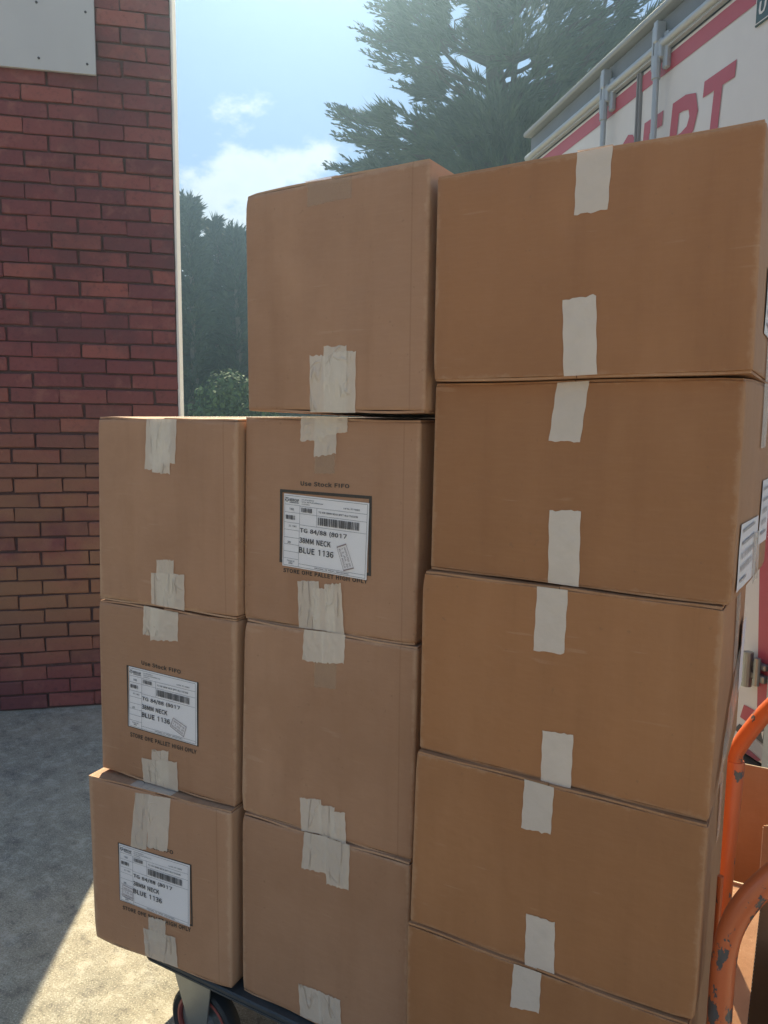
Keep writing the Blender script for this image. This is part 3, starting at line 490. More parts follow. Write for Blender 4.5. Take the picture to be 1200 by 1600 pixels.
for c in range(int(WH / COURSE)):
    z = .012 + COURSE * (c + .5) - .006
    x = -.004; k = 0; r = random.Random(c * 7 + 1)
    while x > -WL + .2:
        if k == 0 and c % 2: L = BL_ / 2 - .004; me = half[r.randrange(4)]
        else: L = BL_; me = full[r.randrange(8)]
        cx = x - L / 2
        w = (-2.385 + ca * cx, 1.852 + sa * cx, z); px = to_px(w)
        if -45 < px[0] < 320 and -12 < px[1] < 1125 and not (px[0] > 205 and px[1] > 680):
            o = bpy.data.objects.new('brick', me); col.objects.link(o); o.parent = wall
            o.location = (cx + r.uniform(-.004, .004), r.uniform(-.005, .005), z + r.uniform(-.0025, .0025)); o.rotation_euler = (r.uniform(-.02, .02), r.uniform(-.010, .010), r.uniform(-.010, .010))
        else:
            dy = r.uniform(-.003, .003)
            hid.add([(v.co.x + cx, v.co.y + dy, v.co.z + z) for v in me.vertices], [tuple(p.vertices) for p in me.polygons])
        x -= L + .010; k += 1
hb = hid.build('brick', M['brick'], wall, fix=False); hb['kind'] = 'stuff'
mb = MB(); mb.box(.0, .011, .004, WT, 0, WH, .003); mb.build('sunlit_end_strip', M['edge_white'], wall)  # return face painted pale to read as sunlit
mb = MB(); mb.box(-WL, .02, -.03, WT + .03, WH, WH + .07, .006); mb.build('coping', M['edge_white'], wall)
WR = R(40.94)
def wall_pt(x, y, z): return (-2.385 + ca * x - sa * y, 1.852 + sa * x + ca * y, z)
def wall_board(x0, x1, z0, z1, label, screws):
    b = empty('wall_board', wall_pt(0, 0, z0), WR, label, 'board')
    m = MB(); m.box(x0, x1, -.024, -.0055, 0, z1 - z0, .002)
    m.v = [(x, y + .004 * math.sin(x * 3.1), z) for x, y, z in m.v]
    m.build('panel', M['board'], b)
    for (sx_, sz_) in screws:
        q = MB(); q.lathe([(0, -.0285), (.0055, -.0275), (.0065, -.022)], (sx_, .004 * math.sin(sx_ * 3.1), sz_), 'y', 10); q.build('screw', M['screw'], b, True)
wall_board(-1.75, -.362, 3.288, 3.655, 'pale grey board screwed to the brick wall at the top left', [(-.628, .053), (-.402, .047), (-.628, .31), (-.402, .29), (-1.1, .05), (-1.1, .31)])
wall_board(-1.75, -.392, 3.662, 4.35, 'upper grey board on the brick wall, just showing above the screwed board', [(-.43, .05), (-1.1, .05)])

# ------------------------------------------------------------------ far wood, trees
def spray(m, p, d, L, w, r, n=5):
    # a cypress spray: a fan of tapering blades around direction d
    d = d.normalized(); a = d.orthogonal().normalized(); b = d.cross(a)
    for k in range(n):
        an = r.uniform(0, 6.283); sp = r.uniform(.12, .62)
        e = (d + (a * math.cos(an) + b * math.sin(an)) * sp).normalized()
        s_ = e.cross(Vector((r.uniform(-1, 1), r.uniform(-1, 1), r.uniform(-1, 1)))).normalized()
        l = L * r.uniform(.55, 1.1); base = p + d * (L * r.uniform(-.3, .25)); mid = base + e * l * .45
        m.add([base, mid + s_ * w, base + e * l, mid - s_ * w], [(0, 1, 2, 3)])
def leaf_blob(m, c, rad, n, size, r, squash=(1, 1, 1)):
    for k in range(n):
        v = Vector((r.gauss(0, 1), r.gauss(0, 1), r.gauss(0, 1))).normalized()
        rr = rad * (r.random() ** .35)
        p = Vector((c[0] + v.x * rr * squash[0], c[1] + v.y * rr * squash[1], c[2] + v.z * rr * squash[2]))
        if p.z < .05: continue
        nrm = (v + Vector((r.uniform(-.8, .8), r.uniform(-.8, .8), r.uniform(-.3, .9)))).normalized()
        a = nrm.orthogonal().normalized(); b = nrm.cross(a); an = r.uniform(0, 6.28)
        a, b = a * math.cos(an) + b * math.sin(an), b * math.cos(an) - a * math.sin(an)
        s1 = size * r.uniform(.6, 1.3)
        m.add([p - a * s1, p - b * s1 * .5, p + a * s1, p + b * s1 * .5], [(0, 1, 2, 3)])
fr = random.Random(5); wd = MB()
for k in range(130):
    a = R(-62 + 66 * fr.random()); dist = fr.uniform(36, 46)
    h = fr.uniform(5.0, 8.0)
    bx, by = .6 + math.sin(a) * dist, -1.2 + math.cos(a) * dist
    for q in range(4):
        leaf_blob(wd, (bx + fr.uniform(-1, 1), by + fr.uniform(-1, 1), h * (.15 + .22 * q)), 1.9 - .25 * q, 110, .42, fr, (1, 1, .9))
tag(wd.build('far_wood', M['wood'], fix=False), kind='stuff')

def conifer(px, top, dist, label, seed, wide, mat='conifer'):
    r = random.Random(seed); d = fw * 1.0 + rt * ((px - 600) / 1190.21); d = Vector((d.x, d.y, 0)).normalized()
    base = Vector((cpos.x, cpos.y, 0)) + d * dist
    t = empty('conifer', base, 0, label, 'tree', 'conifers beyond the yard')
    m = MB(); pts = [(r.uniform(-.1, .1), r.uniform(-.1, .1), top * k / 6) for k in range(7)]
    m.tube(pts, [.17 * (1 - k / 6.6) + .015 for k in range(7)], 8); m.build('trunk', M['pale_bark'], t, True)
    lm = MB(); br = MB()
    n = int(top * 26)
    for k in range(n):
        f = (k / n) ** .85; z = top * (.16 + .84 * f)
        if r.random() < .12: continue
        L = wide * (1.06 - f) ** .75 * r.uniform(.55, 1.15); a = r.uniform(0, 6.283)
        tip = Vector((math.cos(a) * L, math.sin(a) * L, z + L * r.uniform(.05, .55))); root = Vector((0, 0, z))
        br.tube([root, root.lerp(tip, .5) - Vector((0, 0, .05)), tip], [.022, .014, .004], 4, False)
        for q in range(10):
            s_ = r.uniform(.2, 1.0); p = root.lerp(tip, s_) + Vector((r.uniform(-.12, .12), r.uniform(-.12, .12), r.uniform(-.1, .1)))
            spray(lm, p, Vector((math.cos(a), math.sin(a), r.uniform(.2, 1.1))), .42 * (1.15 - .4 * s_), .035, r, 5)
    for q in range(7):                              # several ragged leaders instead of one clean point
        a = r.uniform(0, 6.283); rr = r.uniform(.1, .75) * wide * .7; zz = top * r.uniform(.86, .97); L = r.uniform(.5, 1.15)
        p0 = Vector((math.cos(a) * rr, math.sin(a) * rr, zz)); dd = Vector((math.cos(a) * .45, math.sin(a) * .45, 1)).normalized()
        br.tube([p0 - dd * .8, p0, p0 + dd * L], [.02, .014, .004], 4, False)
        for w_ in range(9): spray(lm, p0 + dd * L * (w_ / 9), dd + Vector((r.uniform(-.7, .7), r.uniform(-.7, .7), 0)), .42 * (1.1 - w_ / 11), .022, r, 5)
    for q in range(20):
        spray(lm, Vector((0, 0, top * r.uniform(.93, 1.0))), Vector((r.uniform(-.5, .5), r.uniform(-.5, .5), 1)), .5, .025, r, 4)
    br.build('branches', M['bark'], t, fix=False)['kind'] = 'stuff'; lm.build('crown', M[mat], t, fix=False)
conifer(272, 9.05, 30, 'dark conifer showing half out from behind the end of the brick wall', 1, 1.5)
conifer(306, 9.2, 29, 'tallest spiky conifer in the gap between the brick wall and the cartons', 2, 1.25)
conifer(343, 8.9, 30.5, 'dark conifer with a pale trunk, second from the cartons in the gap', 3, 1.3)
conifer(374, 8.4, 29.5, 'low topped conifer beside the left edge of the middle carton stack', 4, 1.35)
conifer(408, 8.3, 31, 'conifer standing behind the middle carton stack', 5, 1.5)
conifer(236, 8.8, 31, 'conifer standing behind the brick wall', 6, 1.5)

bu = empty('bush', (-15.1, 17.0, 0), 0, 'rounded leafy green bush at the foot of the conifers', 'bush')
r = random.Random(3); m = MB()
for (x, y, z, q, n) in [(.1, 0, 2.15, 1.0, 900), (-.75, .2, 1.7, .85, 700), (.9, .2, 1.75, .85, 700), (0, -.3, 1.0, 1.1, 900), (-1.2, 0, .9, .9, 500), (1.3, .1, .8, .9, 500), (.45, -.3, 2.5, .55, 350)]:
    leaf_blob(m, (x, y, z), q, n, .085, r)
m.build('leaves', M['bush'], bu, fix=False)
m = MB()
for k in range(7):
    a = k * .9; m.tube([(0.1 * math.cos(a), .1 * math.sin(a), 0), (.4 * math.cos(a), .4 * math.sin(a), .9), (.8 * math.cos(a), .6 * math.sin(a), 1.9)], [.04, .03, .01], 6)
m.build('stems', M['bark'], bu)

# the big cypress, pads given in its own frame: x to the right, z up (metres), y away
TD = 18.0
d = fw + rt * ((800 - 600) / 1190.21); d = Vector((d.x, d.y, 0)).normalized()
tb = Vector((cpos.x, cpos.y, 0)) + d * TD
tree = empty('cypress_tree', tb, math.atan2(-d.x, d.y), 'huge dark cypress with spiky layered branches behind the lorry and cartons', 'tree')
def tp(px, py): return ((px - 800) / 73.5, 10.72 - .01345 * py)
PADS = [ # px, py, rx, ry, y, density
 (610, 205, 78, 17, -.6, .9), (572, 196, 45, 10, -.6, 1.0), (655, 238, 90, 16, -.2, 1.0), (600, 228, 60, 8, -.5, .7), (705, 210, 55, 26, 0, 1.0), (560, 256, 50, 10, .1, .8), (700, 250, 90, 25, .2, 1.2),
 (770, 220, 95, 50, .2, 1.5), (860, 235, 95, 70, 0, 1.5), (760, 190, 60, 36, -.4, 1.2), (700, 165, 34, 26, .2, .8), (675, 190, 30, 18, 0, .7),
 (640, 100, 55, 20, -.3, 1.0), (605, 62, 44, 16, -.2, 1.0), (650, 55, 60, 26, 0, 1.2), (660, 20, 60, 28, .3, 1.2), (615, 14, 34, 22, 0, .8), (690, 118, 50, 13, .2, .8), (655, 128, 34, 9, .3, .7),
 (740, 40, 80, 30, .4, .75), (720, 5, 90, 26, 0, 1.0), (800, 12, 90, 34, -.2, 1.0), (830, 75, 60, 28, .4, .8), (785, 100, 48, 18, -.6, .6), (745, 86, 40, 16, -.5, .6), (830, 110, 50, 22, -.5, .8),
 (870, 50, 60, 40, 0, 1.1), (895, 105, 70, 40, .3, 1.2), (850, 150, 80, 40, .1, 1.3), (920, 160, 60, 40, .2, 1.2), (925, 90, 40, 26, -.2, .7), (945, 22, 14, 30, 0, .7), (958, 75, 22, 14, 0, .6), (992, 50, 16, 8, 0, .7), (985, 62, 20, 6, 0, .6), (965, 110, 30, 18, .1, .8),
 (700, -60, 110, 50, 0, .9), (800, -70, 120, 60, .2, .9), (890, -40, 80, 50, 0, .9), (760, -150, 110, 60, 0, .8), (840, -160, 90, 60, .2, .8), (800, -240, 80, 60, 0, .8), (800, -310, 40, 40, 0, .8),
 (790, 300, 160, 60, 0, 1.0), (880, 330, 130, 60, .3, 1.0), (700, 310, 110, 40, .2, .9), (820, 400, 170, 60, 0, .8), (900, 440, 140, 60, 0, .8)]
r = random.Random(11); lm = MB(); bm_ = MB()
m = MB(); trunk = [Vector((0, .3, 0)), Vector((.1, .3, 3)), Vector((-.1, .35, 6)), Vector((-.45, .4, 8.4)), Vector((-.7, .4, 9.6)), Vector((-.6, .3, 11.2)), Vector((-.1, .2, 13.4)), Vector((0, .1, 15))]
m.tube(catmull(trunk, 4), [.42 - .40 * k / 28 for k in range(29)], 10)
m.tube(catmull([(.1, .3, 5), (.2, .5, 7.2), (-.25, .7, 9.2), (-.1, .7, 10.6)], 4), [.16 - .01 * k for k in range(13)], 8)
m.tube(catmull([(0, .3, 4.6), (.8, .5, 7.0), (1.2, .5, 9.0), (1.7, .5, 10.8)], 4), [.16 - .01 * k for k in range(13)], 8)
m.build('trunk', M['bark'], tree, True)
for (px, py, rx, ry, y, den) in PADS:
    cx, cz = tp(px, py); ax, az_ = rx / 73.5, ry * .01345; ay = max(ax * .8, .5)
    zr = cz - abs(cx) * .28 - .3; k = min(range(7), key=lambda i: abs(trunk[i].z - zr)); root = trunk[k].copy(); root.z = zr
    c = Vector((cx, y, cz))
    mid = root.lerp(c, .55) + Vector((0, 0, -.12))
    bm_.tube(catmull([root, mid, c], 4), [.075 - .006 * q for q in range(9)], 5, False)
    out = Vector((cx + .3, y * .6, 0)); out = out.normalized() if out.length > .6 else Vector((0, 0, 0))
    for q in range(5):
        e = c + Vector((r.uniform(-.8, .8) * ax, r.uniform(-.8, .8) * ay, r.uniform(-.3, .4) * az_)); bm_.tube([c.lerp(root, .25), c.lerp(e, .5), e], [.03, .018, .006], 4, False)
    n = int((320 if py < 160 else 340) * den * max(.35, ax * (az_ + .22)) ) + 40
    for q in range(n):
        v = Vector((r.gauss(0, 1), r.gauss(0, 1), r.gauss(0, 1))).normalized() * (r.random() ** .45)
        p = c + Vector((v.x * ax, v.y * ay, v.z * az_))
        # gaps: leave small holes following a noise field
        if noise.noise(p * 1.7 + Vector((3, 7, 1))) < (-.10 if py < 175 else -.16) and den < 1.45: continue
        dr = out * .85 + Vector((v.x * .7, v.y * .7, .38 + .5 * v.z + r.uniform(-.1, .3)))
        spray(lm, p, dr, r.uniform(.20, .42), .019, r, 9)
    # pointed leaders at the outer end
    for q in range(int(5 + ax * 5)):
        s_ = r.uniform(.6, 1.0); p = c + Vector((out.x * ax * s_, r.uniform(-.4, .4) * ay, r.uniform(-.4, .8) * az_))
        dr = out + Vector((0, 0, r.uniform(.15, .7))); L = r.uniform(.5, .95)
        bm_.tube([p, p + dr.normalized() * L], [.014, .004], 4, False)
        for w_ in range(6): spray(lm, p + dr.normalized() * L * (w_ / 6), dr + Vector((r.uniform(-.3, .3), r.uniform(-.3, .3), .25)), .30 * (1 - w_ / 9), .020, r, 4)
bm_.build('branches', M['bark'], tree, fix=False)['kind'] = 'stuff'; lm.build('crown', M['cypress'], tree, fix=False)
# ------------------------------------------------------------------ lorry / trailer rear
LR = empty('lorry_trailer', (-1.16588, 3.96651, 0), R(-49), 'white lorry trailer rear with red CERT lettering, behind the right carton stack', 'trailer')
m = MB(); m.box(.0, 2.62, .07, 7.5, .95, 3.46, .01); m.build('body', M['lorry_white'], LR)
for x_ in (0, 2.60):
    m = MB(); m.box(x_, x_ + .055, -.02, .07, .22, 3.36, .006); m.build('door_frame', M['lorry_grey'], LR)
m = MB(); m.box(-.005, 2.66, -.005, .2, 3.375, 3.488, .008); m.build('header', M['lorry_dark'], LR)
m = MB(); m.box(-.02, 2.675, -.055, 7.6, 3.490, 3.522, .008); m.build('roof_edge', M['lorry_mid'], LR)
m = MB(); m.tube([(.0, -.030, 3.352), (2.65, -.030, 3.352)], .019, 12); m.box(.0, 2.65, -.026, .0, 3.322, 3.338, .002); m.build('drip_rail', M['lorry_grey'], LR, True)
def door(x0, x1):
    m = MB(); m.box(x0, x1, 0, .065, .24, 3.318, .006); return m.build('door', M['lorry_white'], LR)
d1 = door(.062, 1.388); d2 = door(1.416, 2.594)
for a_, b_, y_ in ((1.390, 1.399, -.020), (1.405, 1.414, -.014)):
    m = MB(); m.box(a_, b_, y_, .03, .24, 3.318, .003); m.build('door_seal', M['seal'], LR)
m = MB(); m.box(1.399, 1.405, -.006, .03, .24, 3.318); m.build('seal_strip', M['lorry_grey'], LR)
for x0, x1, dd in ((.064, 1.386, d1), (1.418, 2.592, d2)):
    m = MB(); m.quad((x0, -.0025, 3.222), (x1, -.0025, 3.222), (x1, -.0025, 3.298), (x0, -.0025, 3.298)); m.build('red_band', M['lorry_red'], dd, fix=False)
for bx in (1.100, 1.612):
    m = MB(); m.tube([(bx, -.042, .3), (bx, -.042, 3.42)], .015, 12); rod = m.build('locking_bar', M['lorry_grey'], LR, True)
    m = MB()
    m.box(bx - .030, bx + .034, -.048, -.002, 3.285, 3.375, .006); m.box(bx - .014, bx + .016, -.062, -.010, 3.36, 3.455, .005); m.box(bx + .022, bx + .058, -.03, -.002, 3.235, 3.40, .006)
    m.box(bx - .028, bx - .017, -.058, -.02, 3.24, 3.44, .003); m.tube([(bx, -.044, 3.20), (bx, -.044, 3.30)], .021, 10)
    m.build('cam_keeper', M['lorry_grey'], rod)
    for z in (2.6, 1.6, .7):
        m = MB(); m.box(bx - .035, bx + .035, -.03, -.002, z, z + .07, .005); m.build('bar_guide', M['lorry_grey'], rod)
def glyph(ch, x0, x1, z0, z1, y, mt, parent, name='letter', bold=.02, shear=.12):
    vs, fs = text_geo(ch, bold, shear); m = MB()
    m.add([(x0 + u * (x1 - x0), y, z0 + v * (z1 - z0)) for u, v in vs], fs)
    return m.build(name, mt, parent, fix=False)
for ch, x0, x1 in (('C', 1.165, 1.382), ('E', 1.425, 1.625), ('R', 1.665, 1.905), ('T', 1.935, 2.155)):
    glyph(ch, x0, x1, 2.70, 3.060, -.003, M['lorry_red'], d1 if ch == 'C' else d2)
m = MB(); m.box(2.262, 2.52, -.010, -.001, 3.128, 3.312, .003); pl = m.build('sign_plate', M['plate_dark'], LR)
m = MB()
for a, b, c, d_ in ((2.267, 2.515, 3.133, 3.137), (2.267, 2.515, 3.303, 3.307), (2.267, 2.271, 3.137, 3.303), (2.511, 2.515, 3.137, 3.303)):
    m.quad((a, -.0115, c), (b, -.0115, c), (b, -.0115, d_), (a, -.0115, d_))
m.build('plate_border', M['lorry_white'], pl, fix=False)
glyph('M', 2.285, 2.335, 3.235, 3.285, -.0120, M['lorry_white'], pl); glyph('U', 2.285, 2.33, 3.16, 3.21, -.0120, M['lorry_white'], pl)
def decal(name, pts, mt, y=-.003):
    m = MB(); m.add([(x, y, z) for x, z in pts], [tuple(range(len(pts)))]); return m.build(name, mt, d2, fix=False)
decal('red_stripe', [(2.538, .452), (2.592, .452), (2.56, 1.25), (2.478, 1.25)], M['lorry_red'])
decal('red_stripe', [(2.460, .442), (2.534, .443), (2.484, .378), (2.442, .382)], M['lorry_red'])
decal('grey_stripe', [(2.488, .282), (2.534, .330), (2.592, .322), (2.592, .262), (2.580, .26)], M['flag_grey'])
decal('maroon_stripe', [(2.449, .248), (2.472, .276), (2.581, .258), (2.560, .244)], M['maroon'])
decal('black_stripe', [(2.534, .334), (2.592, .326), (2.592, .415), (2.575, .40)], M['flag_black'])
decal('black_stripe', [(2.412, .318), (2.44, .352), (2.462, .352), (2.44, .312)], M['flag_black'])
for x in (2.548, 2.574): decal('white_tooth', [(x, .372), (x + .014, .382), (x + .01, .345)], M['lorry_white'], -.006)
m = MB(); m.box(2.47, 2.592, -.03, -.004, .575, .605, .004); m.box(2.47, 2.592, -.026, -.004, .625, .650, .004); m.tube([(2.505, -.034, .54), (2.505, -.034, .68)], .02, 12); m.tube([(2.56, -.034, .56), (2.56, -.034, .67)], .013, 10)
m.build('door_catch', M['zinc'], LR)
m = MB(); m.box(0, 2.62, .02, .16, .10, .215, .01); m.build('bumper', M['rubber'], LR)
for y in (1.6, 2.75):
    for x in (.22, 2.40):
        m = MB(); m.lathe([(0, -.13), (.24, -.13), (.27, -.09), (.44, -.12), (.46, -.08), (.46, .08), (.44, .12), (.24, .12), (0, .12)], (x, y, .46), 'x', 28); m.build('wheel', M['tyre'], LR, True)
m = MB(); m.box(.5, .6, .1, 7.2, .60, .948); m.box(2.02, 2.12, .1, 7.2, .60, .948); m.box(.3, 2.32, 1.5, 1.7, .40, .60); m.box(.3, 2.32, 2.65, 2.85, .40, .60); m.box(.5, .6, .1, .2, .2, .6); m.box(2.02, 2.12, .1, .2, .2, .6)
m.build('chassis', M['rubber'], LR)

# ------------------------------------------------------------------ cartons
BOXES = {
  'L1': {'o': [-0.8724, 0.0135, 1.15], 'yaw': 0.0098, 'c': [[0.0074, 0.4333], [0.4267, 0.4322], [-0.0076, -0.0046], [0.418, 0.0018]], 'tapes': [[[0.1671, 0.4315], [0.2168, 0.4319], [0.2111, 0.3161], [0.1599, 0.3162]], [[0.1799, 0.4316], [0.2586, 0.4308], [0.2529, 0.3341], [0.1744, 0.3321]], [[0.1878, 0.4317], [0.2416, 0.4307], [0.2379, 0.3093], [0.1835, 0.3106]], [[0.1893, 0.1109], [0.2423, 0.1145], [0.2402, 0.0062], [0.1869, 0.0054]], [[0.1713, 0.0791], [0.2733, 0.0854], [0.2702, 0.0011], [0.1687, 0.0047]]], 'ghost': []},
  'L2': {'o': [-0.8853, 0.0114, 0.71], 'yaw': 0.018, 'c': [[0.0029, 0.4323], [0.4278, 0.4382], [-0.0046, 0.0002], [0.4171, 0.0044]], 'tapes': [[[0.1565, 0.4371], [0.2057, 0.4357], [0.2034, 0.3669], [0.1519, 0.3678]], [[0.1777, 0.4352], [0.2632, 0.434], [0.2603, 0.3677], [0.1749, 0.3566]], [[0.1716, 0.0892], [0.2246, 0.0961], [0.222, 0.0131], [0.1688, 0.0082]], [[0.1373, 0.0607], [0.2509, 0.0753], [0.2507, 0.0027], [0.1404, 0.0014]]], 'ghost': [], 'label': [[0.104, 0.2831], [0.3153, 0.2787], [0.3135, 0.1296], [0.0979, 0.1331]], 'frame': [[0.0955, 0.2841], [0.3191, 0.2794], [0.3163, 0.1271], [0.0935, 0.1306]], 'text': [[[0.1444, 0.3038], [0.2671, 0.3007], [0.2668, 0.29], [0.144, 0.2928]], [[0.1004, 0.1175], [0.3104, 0.1181], [0.3101, 0.1073], [0.1, 0.106]]]},
  'L3': {'o': [-0.8951, -0.0194, 0.27], 'yaw': 0.0545, 'c': [[-0.0093, 0.4313], [0.4289, 0.4412], [-0.0063, -0.0035], [0.4234, 0.0065]], 'tapes': [[[0.1475, 0.4225], [0.1957, 0.4289], [0.1788, 0.2858], [0.1278, 0.2803]], [[0.1877, 0.427], [0.2562, 0.4336], [0.2444, 0.2986], [0.1831, 0.2951]], [[0.1801, 0.1144], [0.2343, 0.1215], [0.2311, 0.0576], [0.1768, 0.0564]], [[0.1624, 0.0803], [0.2635, 0.088], [0.2671, 0.0099], [0.1649, 0.0068]]], 'ghost': [], 'label': [[0.0904, 0.2787], [0.3109, 0.2833], [0.307, 0.1282], [0.0884, 0.1301]], 'frame': [[0.0852, 0.2798], [0.3147, 0.2852], [0.3147, 0.1307], [0.0852, 0.1274]], 'text': [[[0.1367, 0.2992], [0.262, 0.3066], [0.2617, 0.2961], [0.1364, 0.2892]], [[0.0942, 0.1165], [0.3088, 0.1256], [0.3085, 0.1141], [0.0938, 0.1062]]]},
  'M1': {'o': [-0.4208, 0.0159, 1.59], 'yaw': -0.0349, 'c': [[0.0021, 0.4391], [0.422, 0.4454], [0.0042, 0.0082], [0.4189, 0.0071]], 'tapes': [[[0.1671, 0.1163], [0.2202, 0.1157], [0.2205, 0.0076], [0.1654, 0.0074]], [[0.1999, 0.1325], [0.2522, 0.1317], [0.2531, 0.0065], [0.1993, 0.0075]], [[0.2201, 0.1217], [0.2741, 0.1204], [0.2721, 0.0066], [0.2205, 0.0064]]], 'ghost': [[[0.1601, 0.4421], [0.2607, 0.4377], [0.2609, 0.3993], [0.16, 0.3953]]]},
  'M2': {'o': [-0.448, 0.0364, 1.15], 'yaw': -0.0034, 'c': [[0.0075, 0.4377], [0.423, 0.4334], [-0.0043, -0.0022], [0.4183, 0.002]], 'tapes': [[[0.1528, 0.44], [0.2101, 0.4403], [0.2102, 0.3935], [0.151, 0.3896]], [[0.1871, 0.4402], [0.2388, 0.4392], [0.2375, 0.3663], [0.1847, 0.3586]], [[0.2117, 0.4391], [0.264, 0.4394], [0.2641, 0.4096], [0.2117, 0.4011]], [[0.1442, 0.0994], [0.198, 0.1063], [0.1996, 0.003], [0.1464, 0.0008]], [[0.1789, 0.0894], [0.2323, 0.093], [0.2387, 0.0034], [0.182, 0.0032]], [[0.2121, 0.1012], [0.2521, 0.1071], [0.2587, 0.001], [0.2153, 0.0026]]], 'ghost': [[[0.1871, 0.3609], [0.2345, 0.3662], [0.2346, 0.3268], [0.1855, 0.3247]]], 'label': [[0.1107, 0.2807], [0.3157, 0.2729], [0.3103, 0.1202], [0.1042, 0.1286]], 'frame': [[0.0992, 0.289], [0.3203, 0.287], [0.3195, 0.1289], [0.0959, 0.1346]], 'text': [[[0.1519, 0.3089], [0.2691, 0.3081], [0.2692, 0.2992], [0.1518, 0.2988]], [[0.1058, 0.1233], [0.3113, 0.1216], [0.3114, 0.1126], [0.1057, 0.1144]]]},
  'M3': {'o': [-0.4483, 0.0256, 0.71], 'yaw': 0.0159, 'c': [[0.0066, 0.4403], [0.4255, 0.4413], [-0.009, -0.0047], [0.419, 0.0016]], 'tapes': [[[0.1643, 0.4411], [0.2138, 0.4427], [0.2123, 0.3762], [0.1609, 0.3748]], [[0.2076, 0.4431], [0.2641, 0.4432], [0.2622, 0.3844], [0.2092, 0.3771]], [[0.1543, 0.0706], [0.2078, 0.0808], [0.2095, 0.0026], [0.1565, -0.0034]], [[0.2014, 0.067], [0.241, 0.0723], [0.2428, -0.0009], [0.203, 0.0008]], [[0.2301, 0.0624], [0.2667, 0.0668], [0.2694, -0.0019], [0.2318, 0.0017]]], 'ghost': [[[0.1904, 0.3795], [0.2447, 0.3829], [0.2434, 0.3273], [0.1903, 0.3219]]]},
  'M4': {'o': [-0.4519, 0.0206, 0.27], 'yaw': 0.0106, 'c': [[0.0005, 0.4361], [0.4234, 0.4416], [-0.0043, 0.0012], [0.422, 0.0]], 'tapes': [[[0.1716, 0.4398], [0.2299, 0.4446], [0.2268, 0.3619], [0.1648, 0.356]], [[0.2235, 0.4428], [0.2853, 0.4421], [0.2827, 0.3426], [0.2284, 0.3393]], [[0.1561, 0.0834], [0.2141, 0.0857], [0.2157, 0.0075], [0.1602, 0.0059]], [[0.2074, 0.0861], [0.2644, 0.0862], [0.2663, 0.0076], [0.2108, 0.0069]]], 'ghost': []},
  'R1': {'o': [0.0151, -0.0043, 1.6532], 'yaw': -0.0249, 'c': [[0.0025, 0.3456], [0.5097, 0.3487], [0.0008, -0.0022], [0.5142, 0.0021]], 'tapes': [[[0.2455, 0.3455], [0.3001, 0.3471], [0.2971, 0.2539], [0.2452, 0.2512]], [[0.2321, 0.1233], [0.2854, 0.1276], [0.2911, 0.005], [0.2376, 0.0031]]], 'ghost': []},
  'R2': {'o': [0.0069, 0.0204, 1.3074], 'yaw': -0.0317, 'c': [[0.0025, 0.3415], [0.5139, 0.3447], [-0.0013, 0.0032], [0.5119, 0.0001]], 'tapes': [[[0.2288, 0.3401], [0.2818, 0.3423], [0.2713, 0.2431], [0.2182, 0.244]], [[0.2237, 0.1267], [0.277, 0.1304], [0.2791, 0.0023], [0.226, 0.0036]]], 'ghost': []},
  'R3': {'o': [-0.0031, 0.0043, 0.9616], 'yaw': -0.0118, 'c': [[0.0008, 0.3461], [0.5143, 0.3442], [0.0002, 0.0024], [0.5104, -0.001]], 'tapes': [[[0.2207, 0.3432], [0.2737, 0.3429], [0.2715, 0.2335], [0.2178, 0.2304]], [[0.2398, 0.0936], [0.2934, 0.0961], [0.2918, -0.0015], [0.2387, -0.0035]]], 'ghost': []},
  'R4': {'o': [-0.0062, -0.007, 0.6158], 'yaw': -0.002, 'c': [[0.0022, 0.3485], [0.5143, 0.3428], [-0.0058, -0.0017], [0.5125, 0.002]], 'tapes': [[[0.2157, 0.3456], [0.2684, 0.3436], [0.2659, 0.2576], [0.2129, 0.2544]], [[0.2276, 0.0963], [0.2798, 0.0987], [0.2813, -0.0006], [0.2274, -0.0053]]], 'ghost': []},
  'R5': {'o': [-0.0128, -0.0133, 0.27], 'yaw': -0.0, 'c': [[-0.0016, 0.3445], [0.5127, 0.3458], [0.0, 0.0], [0.5127, 0.0]], 'tapes': [[[0.2155, 0.3423], [0.2665, 0.3433], [0.2658, 0.266], [0.2122, 0.2576]]], 'ghost': []},
}
LBL = {
 'L1': 'plain taped carton on top of the short stack beside the brick wall',
 'L2': 'labelled carton in the middle of the stack nearest the brick wall',
 'L3': 'bottom carton of the stack by the wall, with tape running onto its label',
 'M1': 'top carton of the middle stack, standing up against the sky',
 'M2': 'carton with a white paper label in the middle stack, second from its top',
 'M3': 'plain carton in the middle stack, just below the labelled one',
 'M4': 'bottom carton of the middle stack, resting on the black trolley deck',
 'R1': 'wide carton on top of the tallest stack, in front of the lorry',
 'R2': 'wide carton second from the top of the tallest stack, sticker on its side',
 'R3': 'wide carton in the middle of the tallest stack, torn tape on its side',
 'R4': 'wide carton second from the bottom of the tallest stack, beside the orange handle',
 'R5': 'wide carton at the bottom of the tallest stack, cut off by the picture edge'}
BACKX = {'R2': .545, 'R3': .516, 'R4': .504, 'R5': .500}

